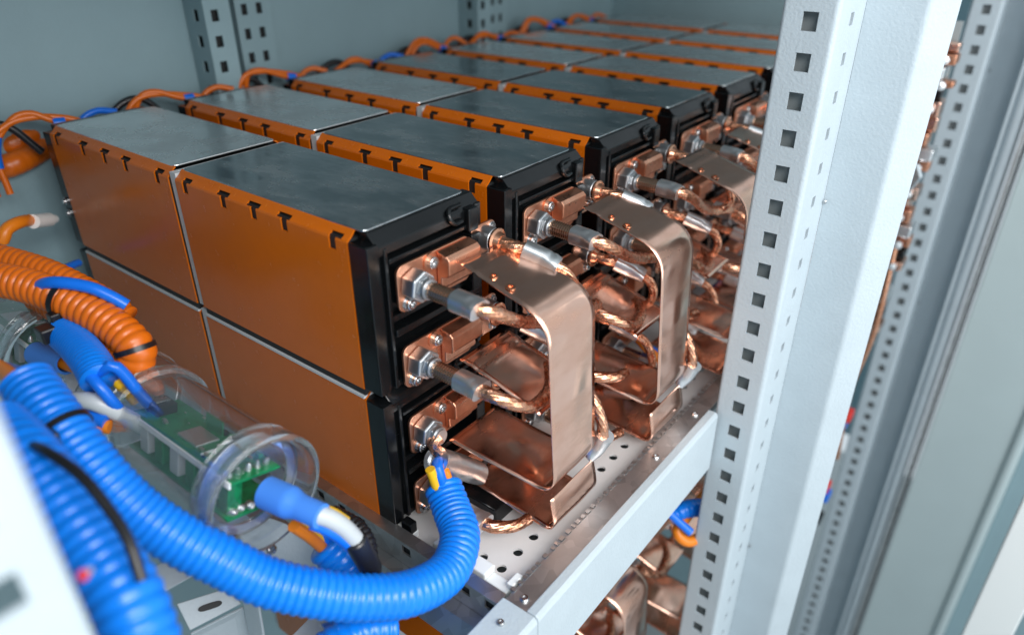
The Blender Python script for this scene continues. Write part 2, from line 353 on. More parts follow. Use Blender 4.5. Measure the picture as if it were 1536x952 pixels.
# vertical face with square holes (one row): swap roles so that the holes run along X
perf(mb2, (0.123, -0.009, -0.248), (0, 0, 1), (-1, 0, 0), 0.0225, 0.543, [(hz0, hz1, sorted((0.123 - h - 0.0042, 0.123 - h + 0.0042) for h in rx))], 0.0015)
rail = mb2
rail.v = [(vx, -0.018 - vy if False else vy, vz) for vx, vy, vz in rail.v]
rail.box(-0.42, 0.123, -0.0088, 0.0012, -0.2268, -0.2253)
rail.box(-0.42, 0.123, -0.018, -0.0092, -0.2495, -0.248)
rail.prism([(-0.42, -0.018, -0.248), (-0.42, -0.0195, -0.248), (-0.42, -0.0285, -0.262), (-0.42, -0.027, -0.262)], (0.543, 0, 0))
ro = shelf_part(rail.build('side_rail', 'zinc'))
shelf_part(MB().box(-0.42, 0.122, -0.0062, -0.0050, -0.247, -0.2272).build('rail_dark_backing', 'dark'))  # dark sheet added behind the rail so its holes look shaded
# galvanised front strip with a toothed inner edge
mb = MB().box(0.1262, 0.1428, -0.0022, 1.1, -0.2268, -0.2254)
mb.box(0.1245, 0.1262, -0.0022, 1.1, -0.2275, -0.2262)
shelf_part(mb.build('front_strip', 'zinc', bevel=0.0004))
mb = MB(); y = 0.006
while y < 0.62:
    wv = random.uniform(0.0022, 0.0050); mb.box(0.1228 + random.uniform(-.0006, .0004), 0.1258, y, y + wv, -0.2262, -0.2249); y += wv + random.uniform(0.0016, 0.006)
shelf_part(tag(mb.build('edge_teeth', 'zinc'), kind='stuff'))
def screw_head(mb, p, ax, r, h, n=16):
    mb.lathe(p, ax, [(0, r), (h * 0.6, r), (h, r * 0.8), (h, r * 0.45), (h * 0.55, r * 0.42), (h * 0.55, 0.0)], n); return mb
for p in ((0.1350, 0.0055, -0.2254), (0.1352, 0.19, -0.2254), (0.1352, 0.265, -0.2254), (0.1358, -0.021, -0.2222)):
    shelf_part(screw_head(MB(), p, (0, 0, 1), 0.0032 if p[1] != -0.021 else 0.0026, 0.0018).build('screw', 'steel', smooth=True))
# painted front beam
poly = [(0.1430, -0.2225), (0.1500, -0.2222), (0.1520, -0.2235), (0.1530, -0.2260), (0.1530, -0.2860), (0.1510, -0.2885), (0.1430, -0.2885)]
mb = MB().prism([(x, -0.0030, z) for x, z in poly], (0, 0.2795, 0))
mb.prism([(x if x > 0.144 else 0.1238, -0.20, z) for x, z in poly], (0, 0.1965, 0))
shelf_part(mb.build('front_beam', 'paint', bevel=0.0010))
# white plastic stops on the shelf floor
for bx in ((0.050, 0.100, 0.006, 0.018, FL, FL + 0.0105), (0.100, 0.119, 0.006, 0.016, FL, FL + 0.006)):
    shelf_part(MB().box(*bx).build('plastic_stop', 'white_plastic', bevel=0.0012))
for bx in ((0.116, 0.1215, 0.010, 0.022, FL, FL + 0.011), (0.012, 0.030, 0.004, 0.012, FL, FL + 0.006)):
    shelf_part(MB().box(*bx).build('plastic_stop', 'white_plastic', bevel=0.0008))
shelf_part(MB().box(0.02, 0.07, 0.055, 0.085, FL, FL + 0.016).build('black_block', 'black_plastic', bevel=0.001))  # added block standing in for a dark reflection under the strap
shelf_part(MB().box(0.02, 0.03, 0.0035, 0.0105, FL + 0.0062, FL + 0.016).build('black_block', 'black_plastic', bevel=0.0008))

# ------------------------------------------------------------------ battery modules
def shell(L, slots, rev, mirror, W):
    # profile from the foot of the side up over the rounded shoulder to the top plate
    prof = [(0, -H), (0, -0.0085), (0, -0.0012), (0.0006, 0.0002), (0.0026, 0.0016), (0.0038, 0.0026), (0.0048, 0.0036), (0.0056, 0.0045), (0.0063, 0.0053), (0.0070, 0.0058), (0.0080, 0.0062)]
    cuts = {0.0, -L}
    cells = []
    for xs, ty in slots:
        hw = 0.0033
        if ty == 'L': tops = (xs - hw, xs + 0.0085)
        elif ty == 'l': tops = (xs - hw, xs + 0.0075)
        else: tops = (xs - 0.0085, xs + 0.0058)
        cells.append((xs - hw, xs + hw, tops)); cuts |= {xs - hw, xs + hw, tops[0], tops[1]}
    X = sorted(cuts); mb = MB()
    def face(pts):
        q = [(x, (W - y) if mirror else y, z) for x, y, z in pts]; mb.add(q, [(3, 2, 1, 0) if mirror else (0, 1, 2, 3)])
    face([(-L, 0, -H), (0, 0, -H), (0, 0, -0.0085), (-L, 0, -0.0085)])
    for i in range(len(X) - 1):
        xm = (X[i] + X[i + 1]) / 2
        if not any(a < xm < c for a, c, t in cells): face([(X[i], 0, -0.0085), (X[i + 1], 0, -0.0085), (X[i + 1], 0, -0.0012), (X[i], 0, -0.0012)])
    sh = prof[2:]; n = len(sh); k0 = len(mb.v)
    for x in X: mb.v += [(x, (W - y) if mirror else y, z) for y, z in sh]
    for i in range(len(X) - 1):
        xm = (X[i] + X[i + 1]) / 2
        for k in range(n - 1):
            if k in (0,) and any(a < xm < c for a, c, t in cells): continue
            if k in (1, 2) and any(t[0] < xm < t[1] for a, c, t in cells): continue
            q = tuple(k0 + e for e in (i * n + k, (i + 1) * n + k, (i + 1) * n + k + 1, i * n + k + 1))
            mb.f.append(q[::-1] if mirror else q)
    return mb
W = 0.108
def screw(p, r=0.0042, parent=None, h=0.0040):
    mb = MB().lathe(p, (1, 0, 0), [(0, r * 1.35), (0.0008, r * 1.35), (0.0008, r * 1.02), (h, r), (h + 0.0006, r * 0.85), (h + 0.0006, r * 0.5), (h - 0.0012, r * 0.45), (h - 0.0012, 0)], 18)
    return mb.build('screw', 'steel', parent, smooth=True)
def rrect(y0, y1, z0, z1, r, x, n=5):
    pts = []
    for cy, cz, a in ((y1 - r, z1 - r, 0), (y0 + r, z1 - r, 90), (y0 + r, z0 + r, 180), (y1 - r, z0 + r, 270)):
        for k in range(n + 1): t = R_(a + 90 * k / n); pts.append((x, cy + r * math.cos(t), cz + r * math.sin(t)))
    return pts
def terminal(parent, zc, off):
    # copper terminal plate with hex nut, two screws, raised bridge
    tp = MB().prism(rrect(0.0195, 0.0900, zc - 0.0185, zc + 0.0150, 0.006, 0.0190), (0.0022, 0, 0)).build('terminal_plate', 'copper_plate', parent, loc=off, bevel=0.0005)
    MB().cyl((0.0212, 0.0320, zc), (0.0325, 0.0320, zc), 0.0112, n=6, rot=0.35).build('nut', 'nickel', tp, bevel=0.0012)
    MB().cyl((0.0325, 0.0320, zc), (0.0355, 0.0320, zc), 0.0080, n=6, rot=0.1).build('nut', 'nickel', tp, bevel=0.0008)
    MB().lathe((0.0355, 0.0320, zc), (1, 0, 0), [(0, 0.0074), (0.0022, 0.0072), (0.0022, 0.0060), (0.0044, 0.0060)], 24).build('collar', 'nickel', tp, smooth=True)
    screw((0.0212, 0.0500, zc + 0.0085), 0.0042, tp); screw((0.0212, 0.0275, zc - 0.0128), 0.0042, tp); 
    # bridge: folded copper bracket
    pr = [(0.0213, zc + 0.0140), (0.0300, zc + 0.0120), (0.0325, zc + 0.0095), (0.0325, zc - 0.0015), (0.0305, zc - 0.0035), (0.0255, zc - 0.0045), (0.0255, zc - 0.0120), (0.0240, zc - 0.0140), (0.0213, zc - 0.0150)]
    MB().prism([(x, 0.0560, z) for x, z in pr][::-1], (0, 0.0330, 0)).build('bridge', 'copper_plate', tp, bevel=0.0009)
    MB().lathe((0.0213, 0.0500, zc + 0.0085), (1, 0, 0), [(0, 0.0066), (0.0010, 0.0066), (0.0010, 0)], 20).build('washer', 'copper_plate', tp, smooth=True)
    tb = MB().prism(rrect(0.0940, 0.1210, zc - 0.0150, zc + 0.0170, 0.005, 0.0170), (0.0022, 0, 0)).build('terminal_tab', 'copper_plate', parent, loc=off, bevel=0.0005)
    MB().lathe((0.0192, 0.1075, zc + 0.0070), (1, 0, 0), [(0, 0.0088), (0.0105, 0.0088), (0.0115, 0.0080), (0.0115, 0.0)], 26).build('bushing', 'nickel', tb, smooth=True)
    MB().lathe((0.0307, 0.1075, zc + 0.0070), (1, 0, 0), [(0, 0.0092), (0.0018, 0.0092), (0.0024, 0.0070), (0.0060, 0.0052), (0.0060, 0)], 26).build('cable_lug', 'copper', tb, smooth=True)
    screw((0.0192, 0.1150, zc - 0.0090), 0.0032, tb, 0.003); screw((0.0192, 0.1165, zc + 0.0125), 0.0026, tb, 0.002)
    mb = MB()
    for k in range(5): mb.box(0.0195, 0.0265 + 0.002 * (k % 2), 0.0898, 0.0932, zc + 0.010 - k * 0.0045 - 0.0028, zc + 0.010 - k * 0.0045)
    mb.build('spacer_comb', 'black_plastic', tp)
def cap_front(parent, off):
    mb = MB()
    mb.box(0.0, 0.0100, 0.0008, W - 0.0008, -H, -0.0008)                       # back plane of the cap
    mb.box(0.0004, 0.0176, 0.0002, 0.0095, -H + 0.0004, -0.0004)               # left upright
    mb.box(0.0004, 0.0145, 0.0095, 0.0135, -H + 0.0004, -0.0020)
    mb.box(0.0004, 0.0180, 0.0135, 0.0165, -H + 0.0004, -0.0050)               # rib
    mb.box(0.0004, 0.0170, W - 0.0065, W - 0.0002, -H + 0.0004, -0.0010)
    # sloped top ledge below the plate edge
    mb.prism([(0.0006, 0.0085, 0.0052), (0.0088, 0.0085, 0.0052), (0.0172, 0.0085, -0.0030), (0.0172, 0.0085, -0.0095), (0.0100, 0.0085, -0.0095), (0.0006, 0.0085, -0.0095)][::-1], (0, W - 0.0095, 0))
    mb.box(0.0004, 0.0186, 0.0168, W - 0.0070, -0.0162, -0.0130)
    mb.box(0.0004, 0.0200, 0.0168, W - 0.0070, -0.0690, -0.0640)               # ledges between the terminals
    mb.box(0.0004, 0.0150, 0.0168, W - 0.0070, -0.0610, -0.0560)
    mb.box(0.0004, 0.0170, 0.0168, W - 0.0070, -H + 0.0002, -H + 0.0050)
    for zz in (-0.034, -0.0935): mb.box(0.0004, 0.0186, 0.0240, 0.1050, zz - 0.0150, zz + 0.0120)
    mb.box(0.0004, 0.0220, W - 0.0165, W - 0.0070, -0.0640, -0.0200)
    c = mb.build('end_cap', 'black_plastic', parent, loc=off, bevel=0.0007)
    # moulded finger latch
    pts = [(0.0184, 0.086, -0.0085), (0.0190, 0.0775, -0.0080), (0.0186, 0.0735, -0.0030), (0.0155, 0.0765, 0.0015), (0.0150, 0.088, 0.0020)]
    sweep(MB(), pts, 0.0015, 10, lambda s, th, L: 0.0017).build('latch', 'black_plastic', c, smooth=True)
    MB().box(0.0120, 0.0215, 0.0900, 0.1000, -0.0180, -0.0010).build('latch', 'black_plastic', c, bevel=0.001)
    MB().lathe((0.0115, 0.0115, -0.0022), (0, 0, 1), [(0, 0.0036), (0.0012, 0.0036), (0.0012, 0.0024), (0.0004, 0.0024), (0.0004, 0)], 16).build('boss', 'black_plastic', c, smooth=True)
    return c
L1, L2 = 0.1954, 0.2011
SF = [(-0.1827, 'l'), (-0.133, 'T'), (-0.0967, 'T'), (-0.0628, 'T'), (-0.0142, 'L')]
SR = [(-0.3962 + 0.2056, 'l'), (-0.3447 + 0.2056, 'T'), (-0.3065 + 0.2056, 'T'), (-0.2713 + 0.2056, 'T'), (-0.2225 + 0.2056, 'L')]
def make_module(front, detail, lower=False):
    L = L1 if front else L2; off = (0, 0, H); root = empty('battery_module')
    MB().box(-L + 0.0006, -0.0004, 0.0016, W - 0.0016, -H + 0.0004, 0.0006).build('core', 'dark', root, loc=off)
    for mir in (False, True):
        shell(L, [] if lower else (SF if front else SR), not front, mir, W).build('side_panel', 'orange_shell', root, loc=off, solid=0.0011)
    mb = MB(); r_ = 0.004; xa, xb = -L + 0.0008, (0.0080 if front else -0.0008); pl = []
    for cx, cy, a in ((xb - r_, W - 0.0072 - r_, 0), (xa + r_, W - 0.0072 - r_, 90), (xa + r_, 0.0072 + r_, 180), (xb - r_, 0.0072 + r_, 270)):
        for k in range(5): t = R_(a + 90 * k / 4); pl.append((cx + r_ * math.cos(t), cy + r_ * math.sin(t), 0.0054))
    mb.prism(pl, (0, 0, 0.0014)).build('top_plate', 'plate_dark', root, loc=off, bevel=0.0005)
    if front:
        cap_front(root, off)
        if detail:
            for zc in (-0.034, -0.0935): terminal(root, zc, off)
        MB().box(-L - 0.0085, -L - 0.0006, 0.0016, W - 0.002, -H, 0.0040).build('divider', 'grey_cable', root, loc=off)
    else:
        mb = MB().box(-L - 0.016, -L, 0.0004, W - 0.0004, -H, -0.0006)
        mb.box(-L - 0.0165, -L - 0.0002, 0.009, W - 0.009, -0.02, 0.0045); mb.build('end_cap', 'black_plastic', root, loc=off, bevel=0.0008)
        if detail:
            mb = MB().box(-L - 0.0185, -L - 0.0162, 0.02, 0.09, -0.048, -0.016); mb.build('terminal_plate', 'copper_plate', root, loc=off)
            for yy, zz in ((-0.0005, -0.066), (-0.0005, -0.078)):
                MB().lathe((-L - 0.008, 0.0004, zz), (0, -1, 0), [(0, 0.0038), (0.0018, 0.0038), (0.0018, 0.0026), (0.004, 0.0024), (0.004, 0)], 14).build('screw', 'steel', root, loc=off, smooth=True)
    if lower:
        MB().box(-L + 0.0004, -0.0006, -0.0006, W * 0.5, 0.0004, 0.0022).build('seam_strip', 'grey_cable', root, loc=off)
        MB().box(-L + 0.0004, -0.0006, 0.0012, W * 0.5, 0.0024, 0.0084).build('seam_gap_fill', 'dark', root, loc=off)  # dark filler standing in for the shaded gap between stacked modules
    return root
mod_fl = make_module(True, True, True); mod_rl = make_module(False, True, True)
mod_f = make_module(True, True); mod_fs = make_module(True, False); mod_r = make_module(False, True)
used = set()
def place(proto, loc, label, light):
    o = proto if id(proto) not in used else copy_tree(proto)
    used.add(id(proto)); o.location = loc
    tag(o, label, 'battery module', 'orange sided battery modules')
    o['_light'] = 1 if light else 0
    return o
PLATES = []
XR = -0.2056
for k in range(8):
    y = k * PITCH; n = ORD[k]
    jx, jz = random.uniform(-.0012, .0012) if k else 0, random.uniform(-.0006, .0006) if k else 0
    pr = mod_f if k < 5 else mod_fs
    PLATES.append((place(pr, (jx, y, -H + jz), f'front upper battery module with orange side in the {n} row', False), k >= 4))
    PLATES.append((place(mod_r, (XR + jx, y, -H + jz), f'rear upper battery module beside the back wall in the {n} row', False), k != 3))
    if k < 5: PLATES.append((place(mod_fl, (jx, y, DZ - H), f'lower battery module under the front upper one in the {n} row', False), False))
PLATES.append((place(mod_rl, (XR, 0, DZ - H), 'lower rear battery module behind the orange hoses, nearest row', False), False))
for k in range(4):
    PLATES.append((place(mod_f, (0, k * PITCH, TIER - H), f'battery module on the tier below the shelf in the {ORD[k]} row', False), False))
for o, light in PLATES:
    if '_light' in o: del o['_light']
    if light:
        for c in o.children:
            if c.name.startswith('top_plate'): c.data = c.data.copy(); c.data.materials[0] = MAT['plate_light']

# ------------------------------------------------------------------ copper straps
def strap_mesh(pts, rad, wid, seed, dent=0.00022, groove=None):
    # pts: (x, y, z) polyline corners, rounded with radius rad, extruded by wid along Y
    P = [Vector(p) for p in pts]; path = [P[0]]
    for i in range(1, len(P) - 1):
        a, c, d = P[i - 1], P[i], P[i + 1]; rr = rad[i - 1]
        u1 = (a - c).normalized(); u2 = (d - c).normalized()
        q0, q1 = c + u1 * rr, c + u2 * rr
        seg = q0 - path[-1]; n = max(1, int(seg.length / 0.003))
        path += [path[-1] + seg * (k / n) for k in range(1, n + 1)]
        path += [(1 - t) ** 2 * q0 + 2 * t * (1 - t) * c + t * t * q1 for t in [k / 8 for k in range(1, 9)]]
    seg = P[-1] - path[-1]; n = max(1, int(seg.length / 0.003)); s0 = path[-1]
    path += [s0 + seg * (k / n) for k in range(1, n + 1)]
    rnd = random.Random(seed); NW = 12; ph = [rnd.uniform(0, 6.28) for _ in range(8)]
    mb = MB(); n = NW + 1
    for i, p in enumerate(path):
        t = (path[min(i + 1, len(path) - 1)] - path[max(i - 1, 0)]).normalized(); nrm = V(0, 1, 0).cross(t).normalized()
        s = i / len(path)
        for j in range(n):
            v_ = j / NW
            d = dent * (math.sin(7 * s + 3 * v_ + ph[0]) + 0.7 * math.sin(13 * s - 5 * v_ + ph[1]) + 0.5 * math.sin(19 * s + 9 * v_ + ph[2]) + 1.2 * math.sin(3 * v_ * 2 + ph[3]) * math.sin(s * 9 + ph[4]))
            if groove and i < 20: d -= 0.0010 * math.exp(-(((p - path[0]).length - groove[0]) / 0.0022) ** 2)
            mb.v.append(tuple(p + V(0, wid * v_, 0) + nrm * d))
    for i in range(len(path) - 1):
        for j in range(NW): mb.f.append((i * n + j, i * n + j + 1, (i + 1) * n + j + 1, (i + 1) * n + j))
    return mb
def make_straps():
    A = empty('copper_strap', (0.034, 0.066, -0.030))
    a = strap_mesh([(0.034, 0.0655, -0.0300), (0.1050, 0.0665, -0.0500), (0.1150, 0.0665, -0.1905), (0.030, 0.050, -0.1705)], [0.021, 0.017], 0.055, 1, groove=(0.012, 0.016)).build('strap_sheet', 'copper_sheet', A, smooth=True, ang=40, solid=0.0009)
    mb = MB(); rv = [(0.056, 0.074, 0.0029), (0.0705, 0.0735, 0.0036)]
    for i, (x, y, rr) in enumerate(rv):
        mb = MB().lathe((x, y, -0.0300 - (x - 0.034) * 0.2525 + 0.0002), (0.24, 0, 1), [(0.0, rr), (0.0012, rr * .95), (0.0012, rr * .5), (0.0002, rr * .45), (0.0002, 0)], 16)
        mb.build('rivet', 'copper', A, smooth=True).location = -A.location
    a.location = -A.location
    B = empty('copper_strap', (0.034, 0.066, -0.21))
    strap_mesh([(0.034, 0.0655, -0.2175), (0.1185, 0.0665, -0.2265), (0.1115, 0.0665, -0.1960)], [0.0150], 0.058, 2).build('strap_sheet', 'copper_sheet', B, smooth=True, ang=40, solid=-0.0009).location = -B.location
    T = empty('copper_tab', (0.034, 0.066, -0.1))
    strap_mesh([(0.034, 0.0610, -0.1030), (0.050, 0.0625, -0.1080), (0.1005, 0.0675, -0.1260)], [0.003], 0.054, 3, groove=(0.010, 0.015)).build('tab_sheet', 'copper_sheet', T, smooth=True, ang=40, solid=0.0009).location = -T.location
    return A, B, T
sA, sB, sT = make_straps()
# braided cables ----------------------------------------------------------
def crimp(parent, p0, p1, r, name='crimp', flat=0.55):
    p0 = Vector(p0); p1 = Vector(p1); t = (p1 - p0).normalized(); a, b_ = frame(t); L = (p1 - p0).length; rings = []
    for q in range(13):
        s = q / 12; e = 0.0 if s < 0.55 else (s - 0.55) / 0.45
        ra = r * (1 + 0.35 * e); rb = r * (1 - flat * e * (0.8 + 0.2 * math.sin(q * 2.3))); ring = []
        for j in range(24):
            th = 2 * math.pi * j / 24; ct, st = math.cos(th), math.sin(th)
            k = 1 + 0.05 * math.sin(3 * th + q) * e
            ring.append(p0 + t * (L * s) + a * (ra * math.copysign(abs(ct) ** 0.75, ct) * k) + b_ * (rb * math.copysign(abs(st) ** 0.75, st) * k))
        rings.append(ring)
    inner = [[c + (p - c) * 0.78 for p in rg] for rg, c in ((rings[-1], p1),)]
    mb = MB().rings(rings + inner, cap=True)
    return mb.build(name, 'tinned', parent, smooth=True, ang=40)
def sleeve(parent, p0, p1, r):
    def rad(s, th, L): return r * (1 + 0.13 * math.cos(6 * th + 1500 * s) * math.cos(6 * th - 1500 * s))
    return sweep(MB(), [p0, (Vector(p0) + Vector(p1)) / 2, p1], 0.0007, 36, rad).build('sleeve', 'sleeve_brown', parent, smooth=True, ang=80)
def cable_left(bl):      # from the hex nut straight out, then turning behind the strap
    root = empty('braided_cable')
    sleeve(root, (0.0005, 0, 0), (0.0225, 0, -0.0005), 0.0056)
    crimp(root, (0.0200, 0, -0.0005), (0.0400, 0.0005, -0.0015), 0.0072, flat=0.28)
    pts = {'long': [(0.037, 0.0005, -0.0015), (0.0440, 0.006, -0.004), (0.0475, 0.020, -0.013), (0.0470, 0.038, -0.024), (0.0440, 0.066, -0.036), (0.050, 0.100, -0.044), (0.046, 0.130, -0.050)],
           'mid': [(0.037, 0.0005, -0.0015), (0.050, 0.004, -0.0045), (0.0595, 0.014, -0.012), (0.0600, 0.032, -0.022), (0.052, 0.062, -0.026), (0.030, 0.085, -0.026)],
           'short': [(0.037, 0.0005, -0.0015), (0.046, 0.004, -0.003), (0.055, 0.016, -0.006), (0.058, 0.030, -0.008)]}[bl]
    braid_tube('braid', pts, 0.0044, root)
    return root
def cable_right(var):
    root = empty('braided_cable')
    braid_tube('braid', [(0, 0, 0), (0.010, 0.003, -0.002), (0.020, 0.008, -0.004)], 0.0042, root)
    crimp(root, (0.016, 0.007, -0.004), (0.040, 0.0155, -0.0125), 0.0068, flat=0.45)
    pts = [[(0.036, 0.0140, -0.0115), (0.046, 0.0170, -0.018), (0.053, 0.0170, -0.027), (0.056, 0.0160, -0.040), (0.046, 0.008, -0.050)],
           [(0.036, 0.0140, -0.0115), (0.044, 0.0175, -0.017), (0.049, 0.0175, -0.026), (0.047, 0.0150, -0.036), (0.036, 0.008, -0.042)]][var]
    braid_tube('braid', pts, 0.0038, root)
    return root
cL = {k: cable_left(k) for k in ('long', 'mid', 'short')}; cR = [cable_right(0), cable_right(1)]
used2 = set()
def put(proto, loc, label, cat, group, rz=0.0):
    o = proto if proto.name not in used2 else copy_tree(proto)
    used2.add(proto.name); o.location = loc; o.rotation_euler = (0, 0, rz); return tag(o, label, cat, group)
for tier, rows in ((0, 5), (1, 4)):
    for k in range(rows):
        dy = k * PITCH; dz = tier * TIER; n = ORD[k]; rv = random.Random(100 + k + 10 * tier)
        where = f'in the {n} row' + (' below the shelf' if tier else ' on the shelf')
        rz = 0 if (k == 0 and tier == 0) else rv.uniform(-0.05, 0.05)
        ex, ez = ((0, 0), (0.010, 0.003), (0.022, 0.010), (0.012, 0.004), (0, 0))[k]
        put(sA, (0.034 + ex, 0.066 + dy, -0.030 + dz + ez), f'tall C shaped copper strap {where}', 'copper strap', 'bent copper straps', rz)
        put(sB, (0.034 + ex * .8, 0.066 + dy, -0.21 + dz + ez * .5), f'lowest upturned copper strap under the C shape {where}', 'copper strap', 'bent copper straps', rz * 0.5)
        put(sT, (0.034, 0.066 + dy, -0.1 + dz), f'flat copper tab between the legs of the strap {where}', 'copper tab', 'flat copper tabs', -rz)
        for q, (zc, kind) in enumerate(((-0.034, 'long'), (-0.0935, 'mid'), (DZ - 0.034, 'short'), (DZ - 0.0935, 'short'))):
            if tier == 0 and k == 0 and q == 2: continue
            if tier and q > 1: continue
            lvl = ['topmost', 'second', 'third', 'lowest'][q]
            put(cL[kind], (0.0388, 0.0320 + dy, zc + dz), f'braided copper cable, {lvl} hex nut, {n} row ' + ('below the shelf' if tier else 'on the shelf'), 'cable', 'braided cables on hex nuts', 0 if k == 0 else rv.uniform(-.06, .06))
            put(cR[q % 2], (0.0350, 0.1075 + dy, zc + 0.007 + dz), f'crimped braided cable, {lvl} round terminal, {n} row ' + ('below the shelf' if tier else 'on the shelf'), 'cable', 'braided cables on round terminals', 0 if k == 0 else rv.uniform(-.08, .05))
# cable tail with a ferrule hanging at the outer lower corner of the straps
for k in range(2):
    root = tag(empty('cable_tail', (0.112 + 0.010 * k, 0.1275 + k * PITCH, -0.165)), f'braided tail with tinned ferrule at the strap corner, {ORD[k]} row', 'cable', 'braided tails')
    braid_tube('braid', [(-0.020, 0.004, 0.030), (-0.006, 0.004, 0.016), (0.002, 0.004, 0.0), (0.0035, 0.004, -0.014)], 0.0045, root)
    crimp(root, (0.0045, 0.005, -0.010), (-0.004, 0.0035, -0.0305), 0.0075, 'ferrule', flat=0.3)
# tubular lug that feeds the big blue hose
lug = tag(empty('cable_lug', (0.04, 0.04, -0.16)), 'tinned tube lug with wires going into the blue hose', 'cable lug')
cr = (0.0393, 0.0269, -0.1704); ce = (0.0403, 0.0661, -0.2062)
crimp(lug, cr, ce, 0.0098, 'crimp', flat=0.12)
a_ = (Vector(ce) - Vector(cr)).normalized()
MB().lathe(Vector(cr) - a_ * 0.002, a_, [(0, 0.0105), (0.004, 0.0105), (0.004, 0.0076), (0.0002, 0.0072)], 26, close=True).build('mouth', 'tinned', lug, smooth=True)
braid_tube('braid', [(0.0385, 0.032, DZ - 0.034), (0.0366, 0.0268, -0.1552), (0.0356, 0.0337, -0.1711), (0.0343, 0.0430, -0.1831)], 0.0042, lug)
for c in lug.children: c.location = -lug.location

# ------------------------------------------------------------------ hoses and wires
def hose(name, pts, r, material, label, cat, group=None, **kw):
    root = empty(name, pts[0]); o = corrugated('tube', pts, r, material, root, **kw); o.location = -Vector(pts[0])
    return tag(root, label, cat, group)
main_pts = [(0.0455, 0.0246, -0.1888), (0.0615, 0.0164, -0.1973), (0.0814, 0.0024, -0.2002), (0.0943, -0.0241, -0.2005), (0.0942, -0.0553, -0.1912), (0.0838, -0.0804, -0.1804), (0.0671, -0.1024, -0.1685), (0.0468, -0.1218, -0.1552), (0.0279, -0.1367, -0.1369), (0.0101, -0.1490, -0.1203), (-0.0062, -0.1576, -0.1043), (-0.0232, -0.1631, -0.0853), (-0.0429, -0.1654, -0.0688), (-0.0613, -0.1656, -0.0571), (-0.0804, -0.1653, -0.0479)]
hose('corrugated_hose', main_pts, 0.0142, 'blue_hose', 'long blue corrugated hose sweeping from left to the copper terminals', 'hose', 'blue corrugated hoses', pitch=0.0049)
hose('corrugated_hose', [(-0.0242, -0.1978, -0.0326), (0.0078, -0.1973, -0.0363), (0.0373, -0.1971, -0.0479), (0.0601, -0.1974, -0.0592), (0.0837, -0.1994, -0.0715), (0.1024, -0.2050, -0.0898)], 0.0148, 'blue_hose', 'thick blurred blue corrugated hose in the lower left corner', 'hose', 'blue corrugated hoses', pitch=0.0062)
hose('corrugated_hose', [(0.0276, -0.0668, -0.1814), (0.0377, -0.0633, -0.1936), (0.0470, -0.0598, -0.2134), (0.0532, -0.0658, -0.2390), (0.0479, -0.0879, -0.2439)], 0.0150, 'blue_hose', 'blue corrugated hose crossing under the long hose', 'hose', 'blue corrugated hoses', pitch=0.0058)
hose('corrugated_hose', [(0.0812, -0.0637, -0.2258), (0.0710, -0.0822, -0.2201), (0.0617, -0.1072, -0.2248)], 0.0135, 'blue_hose', 'blue corrugated hose end at the bottom edge', 'hose', 'blue corrugated hoses', pitch=0.0058)
hose('corrugated_hose', [(-0.1640, -0.1151, -0.0696), (-0.1380, -0.1172, -0.0704), (-0.1153, -0.1201, -0.0728), (-0.1017, -0.1229, -0.0774)], 0.0118, 'blue_hose', 'short blue ribbed hose stub below the orange hose', 'hose', 'blue corrugated hoses', pitch=0.0028, depth=0.06)
hose('corrugated_hose', [(-0.2339, -0.1359, -0.0426), (-0.2192, -0.1250, -0.0434), (-0.1903, -0.1122, -0.0468), (-0.1562, -0.1013, -0.0545), (-0.1307, -0.0942, -0.0643), (-0.1141, -0.0922, -0.0756), (-0.1201, -0.0961, -0.0869), (-0.1514, -0.0975, -0.0893), (-0.1939, -0.0907, -0.0842), (-0.2575, -0.0944, -0.0811)], 0.0122, 'orange_hose', 'orange corrugated hose looping back in front of the modules', 'hose', 'orange corrugated hoses', pitch=0.0056, depth=0.13)
hose('corrugated_hose', [(-0.3082, -0.1126, -0.0511), (-0.2763, -0.0980, -0.0553), (-0.2439, -0.0848, -0.0620), (-0.2057, -0.0720, -0.0755), (-0.1855, -0.0655, -0.0886)], 0.0105, 'orange_hose', 'orange corrugated hose running behind the looping one', 'hose', 'orange corrugated hoses', pitch=0.0056, depth=0.13)
hose('corrugated_hose', [(-0.5208, -0.0318, -0.0311), (-0.4927, -0.0035, -0.0219), (-0.5060, 0.0361, -0.0129)], 0.0125, 'orange_hose', 'dark orange hose by the left edge behind the modules', 'hose', 'orange corrugated hoses', pitch=0.007, depth=0.05)
hose('corrugated_hose', [(-0.4910, -0.0461, -0.0432), (-0.4750, -0.0151, -0.0373), (-0.4895, 0.0208, -0.0322)], 0.0115, 'orange_hose', 'lower orange hose by the left edge behind the modules', 'hose', 'orange corrugated hoses', pitch=0.007, depth=0.05)
hose('corrugated_hose', [(0.0078, -0.0480, -0.1843), (0.0260, -0.0436, -0.1878), (0.0389, -0.0452, -0.1939), (0.0479, -0.0523, -0.2037)], 0.0075, 'black_cable', 'black ribbed conduit curving beside the galvanised rail', 'conduit', pitch=0.0032, depth=0.12)
def cable(name, pts, r, material, label, cat='wire', group=None):
    o = wire(name, [Vector(p) - Vector(pts[0]) for p in pts], r, material); o.location = pts[0]; return tag(o, label, cat, group)
cable('wire', [(0.0328, 0.0389, -0.1812), (0.0431, 0.0230, -0.1677), (0.0486, 0.0183, -0.1702), (0.0499, 0.0202, -0.1833), (0.0513, 0.0206, -0.1967)], 0.0042, 'blue_wire', 'blue wire between tube lug and the long hose', 'wire', 'wires into the long blue hose')
